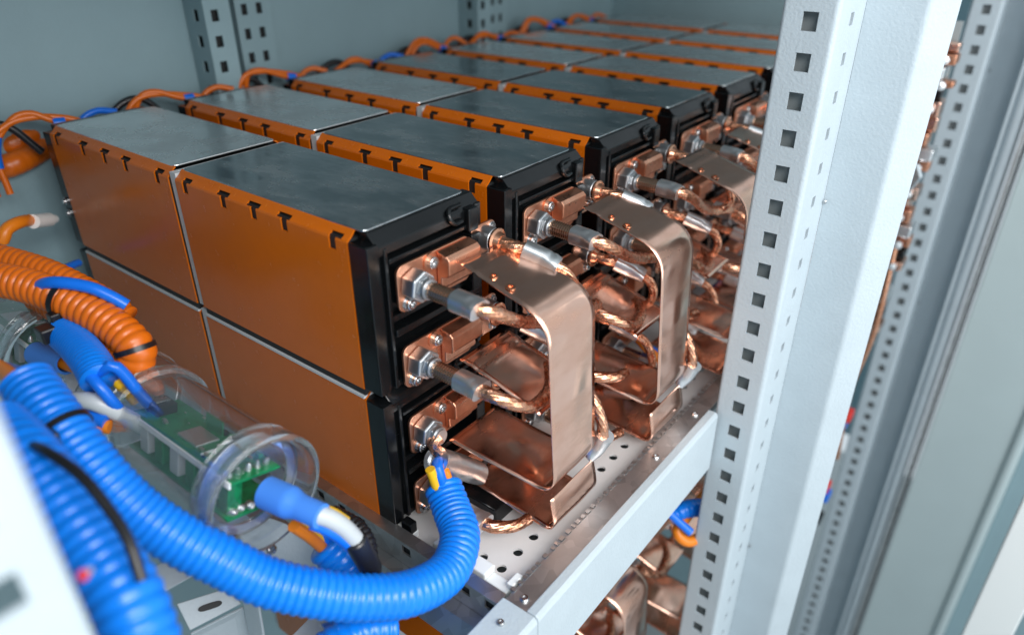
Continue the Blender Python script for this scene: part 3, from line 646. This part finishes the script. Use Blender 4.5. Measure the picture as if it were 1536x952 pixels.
cable('wire', [(0.0339, 0.0391, -0.1820), (0.0442, 0.0264, -0.1724), (0.0499, 0.0249, -0.1766), (0.0498, 0.0268, -0.1944)], 0.0036, 'orange_wire', 'orange wire between tube lug and the long hose', 'wire', 'wires into the long blue hose')
cable('wire', [(0.0459, 0.0128, -0.1648), (0.0473, 0.0140, -0.1728), (0.0482, 0.0173, -0.1897)], 0.0036, 'yellow_wire', 'yellow wire end beside the tube lug', 'wire', 'wires into the long blue hose')
cable('black_cable', [(0.0086, -0.1950, -0.0277), (0.0318, -0.1936, -0.0227), (0.0527, -0.1911, -0.0257), (0.0695, -0.1904, -0.0348), (0.0830, -0.1915, -0.0431), (0.0935, -0.1947, -0.0551)], 0.0024, 'black_cable', 'dark cable lying between the two thick blue hoses', 'cable')
cable('wire', [(-0.1063, -0.1276, -0.0729), (-0.0954, -0.1264, -0.0789), (-0.0925, -0.1235, -0.0904), (-0.0978, -0.1179, -0.1054)], 0.0038, 'blue_wire', 'blue wire leaving the ribbed stub straight down', 'wire', 'wires of the ribbed stub')
cable('wire', [(-0.1053, -0.1226, -0.0751), (-0.0954, -0.1161, -0.0685), (-0.0939, -0.1117, -0.0762), (-0.0944, -0.1073, -0.0900), (-0.1004, -0.1001, -0.1082)], 0.0038, 'blue_wire', 'blue wire arching from the ribbed stub to the clear housing', 'wire', 'wires of the ribbed stub')
cable('wire', [(-0.1137, -0.1175, -0.0791), (-0.1078, -0.1140, -0.0806), (-0.1039, -0.1115, -0.0896), (-0.1079, -0.1049, -0.1067)], 0.0036, 'yellow_wire', 'orange yellow wire under the arching blue wire', 'wire', 'wires of the ribbed stub')
cable('wire', [(-0.2020, -0.1173, -0.0514), (-0.1726, -0.1104, -0.0370), (-0.1527, -0.0965, -0.0393), (-0.1425, -0.0880, -0.0466), (-0.1357, -0.0821, -0.0539)], 0.0042, 'blue_wire', 'blue wire lying along the top of the orange hose', 'wire')
cable('grey_cable', [(-0.1215, -0.1419, -0.0927), (-0.1043, -0.1332, -0.0891), (-0.0960, -0.1262, -0.0945), (-0.0950, -0.1173, -0.1076), (-0.0994, -0.1087, -0.1214)], 0.0056, 'grey_cable', 'pale grey cable entering the large clear housing', 'cable')
cable('wire', [(-0.1176, -0.1448, -0.1012), (-0.1061, -0.1371, -0.0989), (-0.0932, -0.1297, -0.1026)], 0.0050, 'blue_wire', 'blue wire below the pale grey cable', 'wire', 'wires left of the clear housing')
cable('wire', [(-0.1121, -0.1465, -0.1055), (-0.1027, -0.1381, -0.1040), (-0.0924, -0.1292, -0.1067)], 0.0045, 'orange_wire', 'orange wire below the pale grey cable', 'wire', 'wires left of the clear housing')
cable('wire', [(-0.1314, -0.1668, -0.0555), (-0.1132, -0.1660, -0.0538), (-0.0899, -0.1674, -0.0507), (-0.0770, -0.1667, -0.0536)], 0.0046, 'orange_wire', 'orange wire entering the long hose at the left edge', 'wire')
cable('wire', [(-0.1617, -0.1601, -0.0743), (-0.1317, -0.1591, -0.0648), (-0.0966, -0.1607, -0.0543), (-0.0732, -0.1626, -0.0520)], 0.0048, 'blue_wire', 'blue wire entering the long hose at the left edge', 'wire')
cable('wire', [(-0.4209, -0.0684, -0.0697), (-0.3837, -0.0718, -0.0745), (-0.3828, -0.0653, -0.0663), (-0.3873, -0.0534, -0.0649), (-0.4020, -0.0396, -0.0703)], 0.0055, 'orange_wire', 'orange cable bending to a pale ferrule left of the modules', 'wire')
cable('wire', [(-0.3421, -0.0904, -0.0645), (-0.3391, -0.0712, -0.0815), (-0.3586, -0.0453, -0.1056), (-0.3755, -0.0201, -0.1130)], 0.0035, 'blue_wire', 'thin blue wire running to screws on the rear end cap', 'wire')
cable('wire', [(0.0314, -0.0900, -0.1465), (0.0314, -0.0804, -0.1637), (0.0304, -0.0719, -0.1814)], 0.0038, 'orange_wire', 'orange wire between clear housing and blue hose', 'wire', 'wires under the heat shrink')
cable('wire', [(0.0291, -0.0856, -0.1481), (0.0293, -0.0770, -0.1627), (0.0288, -0.0686, -0.1791)], 0.0030, 'yellow_wire', 'yellow wire between clear housing and blue hose', 'wire', 'wires under the heat shrink')
cable('wire', [(0.0260, -0.0769, -0.1528), (0.0278, -0.0713, -0.1675), (0.0303, -0.0668, -0.1844)], 0.0036, 'blue_wire', 'blue wire between clear housing and blue hose', 'wire', 'wires under the heat shrink')
# heat shrink sleeve with the cable that leaves the housing
root = tag(empty('shrink_sleeve', (0.0185, -0.0953, -0.1233)), 'pale blue heat shrink sleeve leaving the clear housing', 'sleeve')
q0, q1, q2 = Vector((0.0185, -0.0953, -0.1233)), Vector((0.0393, -0.0911, -0.1239)), Vector((0.0576, -0.0868, -0.1256))
sweep(MB(), [V(0, 0, 0), q1 - q0, q2 - q0], 0.002, 24, lambda s, th, L: 0.0098 - 0.0022 * min(1, max(0, (s / L - 0.45) * 6))).build('sleeve', 'blue_shrink', root, smooth=True, ang=60)
cable('grey_cable', [(0.0529, -0.0886, -0.1250), (0.0583, -0.0830, -0.1292), (0.0618, -0.0762, -0.1399), (0.0648, -0.0700, -0.1550)], 0.0056, 'grey_cable', 'grey cable curving out of the heat shrink sleeve', 'cable', 'cables from the sleeve')
cable('wire', [(0.0488, -0.0856, -0.1266), (0.0543, -0.0785, -0.1308), (0.0580, -0.0716, -0.1415)], 0.0036, 'yellow_wire', 'yellow wire curving out of the heat shrink sleeve', 'wire', 'cables from the sleeve')
cable('wire', [(0.0516, -0.0896, -0.1312), (0.0573, -0.0843, -0.1362), (0.0606, -0.0777, -0.1469), (0.0630, -0.0729, -0.1571)], 0.0048, 'blue_wire', 'blue wire curving out of the heat shrink sleeve', 'wire', 'cables from the sleeve')
root = tag(empty('cable_boot', (0.0640, -0.0719, -0.1506)), 'black rubber boot on the grey cable beside the blue hose', 'cable boot')
q0, q1 = Vector((0.0649, -0.0717, -0.1513)), Vector((0.0684, -0.0616, -0.1923))
MB().lathe(q0 - root.location, q1 - q0, [(0, 0.0062), (0.001, 0.0072), (0.030, 0.0070), (0.034, 0.0058), (0.0345, 0)], 20).build('boot', 'black_cable', root, smooth=True)
# cable ties
def tie(c, ax, r, label, tail=None):
    root = tag(empty('cable_tie', c), label, 'cable tie', 'black cable ties')
    MB().lathe((0, 0, 0), ax, [(-0.0018, r), (-0.0018, r + 0.0011), (0.0018, r + 0.0011), (0.0018, r)], 32, close=True).build('band', 'black_cable', root, smooth=True)
    a, b_ = frame(Vector(ax).normalized())
    if tail:
        t = Vector(tail) - Vector(c); p = t.normalized() * (r + 0.0025)
        mb = MB().box(-0.004, 0.004, -0.0035, 0.0035, -0.004, 0.004); o = mb.build('lock', 'black_cable', root, bevel=0.0008); o.location = p
        wire('tail', [p, p + t * 0.4 + V(0, 0, 0.001), t], 0.0012, 'black_cable', root)
        o = MB().box(-0.006, 0.006, -0.005, 0.005, -0.005, 0.005).build('lock', 'black_cable', root, bevel=0.0012); o.location = t
    return root
tie((-0.1709, -0.1058, -0.0508), Vector((-0.1562, -0.1013, -0.0545)) - Vector((-0.1903, -0.1122, -0.0468)), 0.0122, 'black cable tie with hanging tail round the orange hose', (-0.1602, -0.1258, -0.0643))
tie((-0.1150, -0.0926, -0.0752), Vector((-0.1201, -0.0961, -0.0869)) - Vector((-0.1307, -0.0942, -0.0643)), 0.0122, 'plain black cable tie at the bend of the orange hose')
tie((-0.0476, -0.1656, -0.0660), Vector((-0.0354, -0.1647, -0.0741)) - Vector((-0.0623, -0.1654, -0.0577)), 0.0142, 'black cable tie round the long blue hose at left', (-0.0373, -0.1767, -0.0602))

# ------------------------------------------------------------------ clear housings with circuit boards
def housing(x0, x1, y, z, label, blabel, detail=True):
    root = tag(empty('clear_housing', ((x0 + x1) / 2, y, z)), label, 'housing', 'clear plastic housings')
    c = V((x0 + x1) / 2, y, z)
    def lt(name, prof, m_, n=64, par=root): return MB().lathe(V(0, y, z) - c, (1, 0, 0), [(d, rr * 1.02) for d, rr in prof], n, close=True).build(name, m_, par, smooth=True, ang=50)
    lt('tube_wall', [(x0 + 0.012, 0.0335), (x1 - 0.006, 0.0335), (x1 - 0.006, 0.0315), (x0 + 0.012, 0.0315)], 'clear')
    lt('end_ring', [(x1 - 0.020, 0.0338), (x1 - 0.019, 0.0372), (x1 - 0.001, 0.0378), (x1, 0.0366), (x1, 0.0345), (x1 - 0.004, 0.0338)], 'clear_ring')
    lt('end_ring', [(x1 - 0.0195, 0.0313), (x1 - 0.0195, 0.0268), (x1 - 0.0170, 0.0262), (x1 - 0.0170, 0.0313)], 'clear_ring')
    lt('end_ring', [(x0 + 0.034, 0.0338), (x0 + 0.035, 0.0368), (x0 + 0.042, 0.0368), (x0 + 0.043, 0.0338)], 'clear_ring')
    lt('end_cup', [(x0, 0.0366), (x0 + 0.034, 0.0366), (x0 + 0.034, 0.0346), (x0 + 0.002, 0.0346), (x0 + 0.002, 0.020), (x0, 0.020)], 'clear')
    lt('end_ring', [(x0 - 0.001, 0.0350), (x0 - 0.001, 0.0376), (x0 + 0.005, 0.0376), (x0 + 0.005, 0.0350)], 'clear_ring')
    lt('end_disc', [(x1 - 0.0165, 0.0312), (x1 - 0.0150, 0.0312), (x1 - 0.0150, 0.0120), (x1 - 0.0165, 0.0120)], 'clear')
    # circuit board pair inside
    b0, b1 = x0 + 0.034, x1 - 0.012; xm = (b0 + b1) / 2
    br = tag(empty('circuit_board', (xm, y, z)), blabel, 'circuit board', 'circuit boards in clear housings')
    br.rotation_euler = (R_(-14), 0, 0); h = (b1 - b0) / 2
    MB().box(-h, h, -0.017, 0.017, 0.0070, 0.0086).build('upper_board', 'pcb', br, bevel=0.0002)
    MB().box(-h, h, -0.018, 0.018, -0.0165, -0.0150).build('lower_board', 'pcb', br, bevel=0.0002)
    MB().box(-h, h, -0.0178, -0.0166, 0.0052, 0.0090).build('edge_rail', 'white_plastic', br)
    MB().box(-0.012, 0.010, -0.010, 0.006, 0.0088, 0.0104).build('shield_can', 'solder', br, bevel=0.0004)
    MB().box(-h + 0.003, -h + 0.018, -0.008, 0.006, 0.0088, 0.0160).build('connector', 'black_plastic', br, bevel=0.0006)
    MB().box(-h + 0.004, -h + 0.013, -0.006, 0.004, 0.0162, 0.0172).build('connector_top', 'steel', br, bevel=0.0003)
    MB().box(-0.012, 0.006, 0.0100, 0.0112, 0.0088, 0.0185).build('riser_board', 'pcb', br)
    MB().box(0.018, 0.0192, -0.012, 0.012, 0.0088, 0.0098).build('marking', 'white_plastic', br)
    for k in range(7):
        MB().box(-0.004 + k * 0.0072, 0.000 + k * 0.0072, 0.0115, 0.0145, 0.0088, 0.0116).build('pin_block', 'black_plastic' if k % 2 else 'pcb', br, bevel=0.0003)
    rr = random.Random(5)
    for k in range(6):
        x = -h + 0.010 + k * (2 * h - 0.024) / 5
        MB().box(x, x + 0.010, -0.0155, -0.006, -0.0148, 0.0066).build('relay_block', 'grey_cable' if k % 2 == 0 else 'pcb', br, bevel=0.0008)
    for k in range(16):
        x = rr.uniform(-h + 0.004, h - 0.006); yy = rr.uniform(-0.015, 0.015); s_ = rr.uniform(0.0008, 0.0020)
        if -0.014 < x < 0.012 and -0.012 < yy < 0.008: x += 0.026
        if x > h - 0.003: x = h - 0.004
        MB().box(x, x + s_ * 1.6, yy, yy + s_, 0.0088, 0.0088 + s_ * 0.7).build('component', rr.choice(['solder', 'black_plastic', 'solder']), br)
    for k in range(5):
        MB().lathe((h - 0.006 - rr.uniform(0, .004), -0.013 + k * 0.0062, 0.0088), (rr.uniform(-.3, .5), rr.uniform(-.3, .3), 1), [(0, 0.0020), (rr.uniform(.001, .004), 0.0016), (0.0048, 0.0008), (0.0048, 0)], 10).build('solder_post', 'solder', br, smooth=True)
        MB().lathe((h - 0.004 - rr.uniform(0, .003), -0.013 + k * 0.0062, -0.0140), (1, rr.uniform(-.4, .4), rr.uniform(0, .6)), [(0, 0.0028), (rr.uniform(.002, .004), 0.0024), (0.0050, 0.0012), (0.0050, 0)], 10).build('solder_post', 'solder', br, smooth=True)
    return root
housing(-0.138, 0.022, -0.097, -0.123, 'large clear plastic tube housing in front of the orange modules', 'green circuit board inside the large clear housing')
housing(-0.400, -0.232, -0.102, -0.122, 'clear plastic tube housing at the left edge under the orange hose', 'green circuit board inside the housing at the left edge')
# wires inside the left housing end
root = tag(empty('shrink_sleeve', (-0.2050, -0.1235, -0.0980)), 'blue heat shrink sleeve leaving the clear housing at the left edge', 'sleeve')
q0, q1 = Vector((-0.2050, -0.1235, -0.0980)), Vector((-0.1660, -0.1189, -0.0934))
MB().lathe((0, 0, 0), q1 - q0, [(0, 0.0085), ((q1 - q0).length, 0.0078), ((q1 - q0).length, 0.0062), (0.001, 0.0068)], 24, close=True).build('sleeve', 'blue_shrink', root, smooth=True, ang=50)
cable('wire', [(-0.1752, -0.1196, -0.0945), (-0.1620, -0.1167, -0.0946), (-0.1542, -0.1118, -0.0962)], 0.0050, 'orange_wire', 'orange wire in the sleeve at the left edge', 'wire')

# ------------------------------------------------------------------ brackets below the hoses
def bracket(name, pts, thick, label, material='paint'):
    P = [Vector(p) for p in pts]; n = (P[1] - P[0]).cross(P[2] - P[0]).normalized()
    if n.z < 0: P.reverse(); n = -n
    root = P[0].copy()
    o = MB().prism([p - root - n * thick for p in P], n * thick).build(name, material, bevel=0.0006); o.location = root
    return tag(o, label, 'bracket', 'sheet metal brackets under the hoses')
bracket('sheet_bracket', [(-0.0458, -0.1480, -0.1847), (-0.0554, -0.1084, -0.2002), (-0.0426, -0.1063, -0.2114), (-0.0334, -0.1469, -0.1969)], 0.002, 'white sheet bracket under the long hose at left')
bracket('sheet_bracket', [(-0.0572, -0.1360, -0.2374), (-0.0463, -0.1029, -0.2436), (-0.0364, -0.1026, -0.2540), (-0.0445, -0.1374, -0.2534)], 0.002, 'grey sheet bracket with an oval slot at the bottom')
bracket('sheet_bracket', [(-0.0479, -0.1367, -0.2589), (-0.0388, -0.1010, -0.2594), (-0.0446, -0.1012, -0.3253), (-0.0686, -0.1393, -0.3116)], 0.002, 'grey vertical sheet below the slotted bracket')
bracket('sheet_bracket', [(-0.0313, -0.1030, -0.2396), (-0.0152, -0.1006, -0.2334), (-0.0107, -0.1061, -0.2873), (-0.0258, -0.1096, -0.2962)], 0.002, 'narrow upright grey bracket leg under the hose')
bracket('sheet_bracket', [(0.0100, -0.0994, -0.2595), (0.0012, -0.0677, -0.2666), (0.0168, -0.0601, -0.2730), (0.0278, -0.0925, -0.2695)], 0.002, 'slanted white bracket arm at the bottom centre')
bracket('sheet_bracket', [(-0.0334, -0.0808, -0.1855), (-0.0196, -0.0558, -0.2062), (0.0000, -0.0463, -0.2556), (-0.0057, -0.0626, -0.2518), (-0.0404, -0.1026, -0.1880)], 0.002, 'white support plate under the large clear housing')
bracket('sheet_bracket', [(-0.1957, -0.1145, -0.1160), (-0.1928, -0.1001, -0.1194), (-0.1839, -0.0966, -0.1447), (-0.1746, -0.1220, -0.1499)], 0.003, 'pale ribbed plate between the two clear housings')
def slot_on(o, pts, size=(0.008, 0.0022)):
    P = [Vector(p) for p in pts]; n = (P[1] - P[0]).cross(P[2] - P[0]).normalized(); n = n if n.z > 0 else -n
    u_ = (P[1] - P[0]).normalized(); v_ = n.cross(u_); c = (P[0] + P[1] + P[2] + P[3]) / 4 - o.location
    ring = [c + u_ * (size[0] * math.copysign(abs(math.cos(t)) ** 0.5, math.cos(t))) + v_ * (size[1] * math.sin(t)) + n * 0.0002 for t in [2 * math.pi * k / 20 for k in range(20)]]
    MB().prism(ring, n * 0.0003).build('slot', 'dark', o)
sl = [(-0.0572, -0.1360, -0.2374), (-0.0463, -0.1029, -0.2436), (-0.0364, -0.1026, -0.2540), (-0.0445, -0.1374, -0.2534)]
for o in bpy.data.objects:
    if o.get('label') == 'grey sheet bracket with an oval slot at the bottom': slot_on(o, sl); break
tag(screw_head(MB(), (0, 0, 0), (0.4, -0.5, 0.6), 0.0032, 0.002).build('bracket_screw', 'steel', smooth=True), 'steel screw on the plate under the clear housing', 'screw').location = (0.0149, -0.0979, -0.1703)
# orange insulating sheet seen below the rail and a lower frame rail
tag(MB().box(-0.25, 0.06, -0.01, 0.115, TIER + 0.010, TIER + 0.013).build('insulating_sheet', 'orange_shell'), 'orange sheet lying on the tier below the rail', 'sheet')
tag(MB().box(-0.42, 0.12, -0.052, -0.034, -0.300, -0.282).build('lower_rail', 'paint', bevel=0.001), 'pale lower rail below the galvanised shelf rim', 'rail')

# ------------------------------------------------------------------ rear jumper cables along the wall
def jumper(k):
    y = k * PITCH; root = empty('jumper_cable', (-0.436, y, -0.005))
    rv = random.Random(40 + k); hgt = rv.uniform(0.013, 0.024); yo = rv.uniform(-0.008, 0.010); wv = rv.uniform(-0.004, 0.006)
    for q in range(2):
        s = q * 0.011
        wire('wire', [(-0.006, -0.036 - s, -0.050), (-0.012, -0.034 - s, -0.010), (-0.010, -0.022 - s * .5 + yo, hgt - 0.004 + q * wv), (-0.006, -0.006 + yo, hgt + q * wv), (0.000, 0.012 + s + yo * .5, hgt - 0.008), (0.006, 0.030 + s, 0.004)], 0.0031, 'orange_hose', root)
    wire('blue_wrap', [(-0.011, -0.037, -0.026), (-0.012, -0.035, -0.012), (-0.012, -0.030, 0.002)], 0.0050, 'blue_wire', root)
    wire('blue_wrap', [(0.0012, 0.016, hgt - 0.011), (0.0035, 0.026, hgt * .35)], 0.0050, 'blue_wire', root)
    wire('wire', [(-0.012, 0.030, -0.03), (-0.014, 0.045, 0.002 + wv), (-0.010, 0.062, 0.012 + wv), (0.000, 0.078, 0.006)], 0.0032, 'orange_hose' if k % 3 else 'blue_wire', root)
    MB().box(-0.002, 0.014, 0.028, 0.046, -0.004, 0.006).build('lug', 'tinned', root, bevel=0.002)
    MB().box(0.000, 0.010, 0.062, 0.084, -0.004, 0.005).build('lug', 'tinned', root, bevel=0.002)
    MB().box(-0.004, 0.012, 0.046, 0.088, -0.012, -0.004).build('bus_link', 'copper_plate', root, bevel=0.001)
    wire('wire', [(-0.030, -0.07, -0.05), (-0.024, -0.05, 0.000), (-0.018, -0.02, 0.010), (-0.012, 0.004, -0.02)], 0.0036, 'black_cable', root)
    return tag(root, f'orange jumper cables arching behind the {ORD[k]} row', 'cable', 'orange jumper cables along the back wall')
for k in range(8): jumper(k)
root = tag(empty('cable_ferrule', (-0.4054, -0.0307, -0.0745)), 'pale ferrule on the orange cable left of the modules', 'ferrule')
MB().lathe((0, 0, 0), Vector((-0.4217, -0.0184, -0.0802)) - Vector((-0.4018, -0.0398, -0.0708)), [(-0.012, 0.0065), (0.016, 0.0065), (0.016, 0.004), (0.026, 0.004), (0.026, 0)], 18).build('tube', 'white_plastic', root, smooth=True)

# blue and orange wires hanging between the straps of the nearest rows
for i, (p, c, lb) in enumerate((
        ([(0.0309, 0.3214, -0.1793), (0.0447, 0.3087, -0.1920), (0.0595, 0.3019, -0.1973), (0.0717, 0.3066, -0.2043), (0.0761, 0.3240, -0.2255)], 'blue_wire', 'blue wire between the straps of the nearest two rows'),
        ([(0.0532, 0.2969, -0.1873), (0.0661, 0.2947, -0.1944), (0.0767, 0.3018, -0.2062)], 'orange_wire', 'orange wire below the blue one between the straps'),
        ([(0.0153, 0.5249, -0.2025), (0.0360, 0.5385, -0.2061), (0.0506, 0.5702, -0.2184)], 'blue_wire', 'blue wire behind the second strap next to the post'))):
    cable('wire', p, 0.0045, c, lb, 'wire', 'wires between the straps')
# wires below the shelf by the post
hose('corrugated_hose', [(0.1190, 0.2812, -0.3744), (0.1328, 0.2975, -0.3665), (0.1528, 0.3320, -0.3808)], 0.0095, 'blue_hose', 'short blue corrugated hose below the front beam beside the post', 'hose', 'blue corrugated hoses', pitch=0.005)
cable('wire', [(0.1199, 0.2674, -0.3539), (0.1330, 0.2705, -0.3640), (0.1459, 0.2738, -0.3735)], 0.0045, 'blue_wire', 'blue wire end below the front beam', 'wire', 'wires below the front beam')
cable('wire', [(0.1343, 0.3532, -0.3715), (0.1327, 0.2919, -0.3744), (0.1323, 0.2729, -0.3803), (0.1440, 0.2756, -0.3893), (0.1544, 0.2980, -0.3896)], 0.0055, 'orange_wire', 'orange cable loop below the front beam', 'wire', 'wires below the front beam')

# ------------------------------------------------------------------ next bay, door and far frame at the right
tag(MB().box(0.10, 0.125, 1.30, 1.32, -0.9, 0.26).build('cabinet_wall', 'paint_wall'), kind='structure')
root = tag(empty('busbar_column', (0.18, 0.80, -0.30)), 'blurred column of copper busbars and lugs behind the sharp post', 'busbar')
rv = random.Random(3); z = 0.34
for i in range(24):
    hh = rv.uniform(0.010, 0.022); m_ = ('copper_sheet', 'copper_plate', 'tinned', 'copper_plate', 'black_plastic', 'copper_sheet')[i % 6]; xo = rv.uniform(-0.012, 0.004)
    MB().box(xo - 0.022, xo + 0.016, -0.006 * (i % 3), 0.02, z - hh, z - 0.002).build('busbar', m_, root, bevel=0.002)
    if i % 2: MB().lathe((xo + 0.004, -0.014, z - hh / 2), (0.3, -1, 0), [(0, 0.006), (0.006, 0.005), (0.007, 0)], 12).build('bolt', 'tinned', root, smooth=True)
    z -= hh
MB().box(-0.03, 0.006, 0.021, 0.026, -0.1, 0.36).build('back_plate', 'shelf_dark', root)
for q, (m_, xo) in enumerate((('copper_braid', 0.004), ('grey_cable', -0.006), ('black_cable', -0.010))):
    wire('wire', [(xo, -0.01, 0.08 - q * .04), (xo + 0.006, -0.03, -0.05), (xo - 0.004, -0.028, -0.16), (xo, -0.01, -0.30 + q * .04)], 0.004, m_, root)
root = tag(empty('wiring_block', (0.172, 0.80, -0.70)), 'red and blue wiring block low behind the sharp post', 'wiring block')
for i, (dx, dy, dz, m_) in enumerate(((0, 0, 0.03, 'red_plastic'), (0.004, 0.0, 0.012, 'blue_wire'), (-0.006, 0.0, 0.06, 'white_plastic'), (0.002, 0.0, -0.04, 'black_plastic'), (0.0, 0.0, 0.16, 'blue_wire'), (0.004, 0.0, 0.18, 'red_plastic'))):
    MB().box(dx - 0.012, dx + 0.012, dy - 0.012, dy + 0.012, dz - 0.008, dz + 0.008).build('terminal', m_, root, bevel=0.002)
MB().box(-0.006, 0.006, 0.013, 0.02, -0.10, 0.22).build('rail', 'zinc', root)
bracket('diagonal_brace', [(0.100, 0.95, -0.30), (0.195, 0.72, -0.09), (0.203, 0.72, -0.105), (0.112, 0.95, -0.32)], 0.004, 'blurred pale diagonal brace behind the sharp post')
root = tag(empty('door_rail', (0.262, 1.01, -1.6)), 'bright blurred vertical rail between far post and door', 'rail')
MB().lathe((0, 0, 0), (0, 0, 1), [(0, 0.009), (1.9, 0.009)], 20).build('tube', 'paint', root, smooth=True)
MB().box(-0.014, -0.010, -0.01, 0.02, 0, 1.9).build('flange', 'paint', root)
MB().box(0.0185, 0.0215, -0.012, 0.02, 0, 1.9).build('seal', 'black_plastic', root)
MB().box(0.012, 0.0165, -0.016, 0.02, 0, 1.9).build('lip', 'zinc', root, bevel=0.001)
root = tag(empty('cabinet_door', (0.35, 1.0, -1.6)), 'grey green cabinet door panel at the right edge', 'door')
MB().box(-0.0635, 0.055, 0.0, 0.012, 0, 1.95).build('panel', 'paint_door', root, bevel=0.002)
MB().lathe((0.062, 0.002, 0), (0, 0, 1), [(0, 0.010), (1.95, 0.010)], 20).build('rolled_edge', 'paint_door', root, smooth=True)
MB().box(0.072, 0.30, 0.004, 0.016, 0, 1.95).build('panel', 'paint_wall', root, bevel=0.002)
tag(MB().box(0.412, 0.46, 0.60, 0.61, -1.6, 0.3).build('side_cover', 'white_plastic', bevel=0.002), 'white cover sheet at the lower right corner', 'cover')
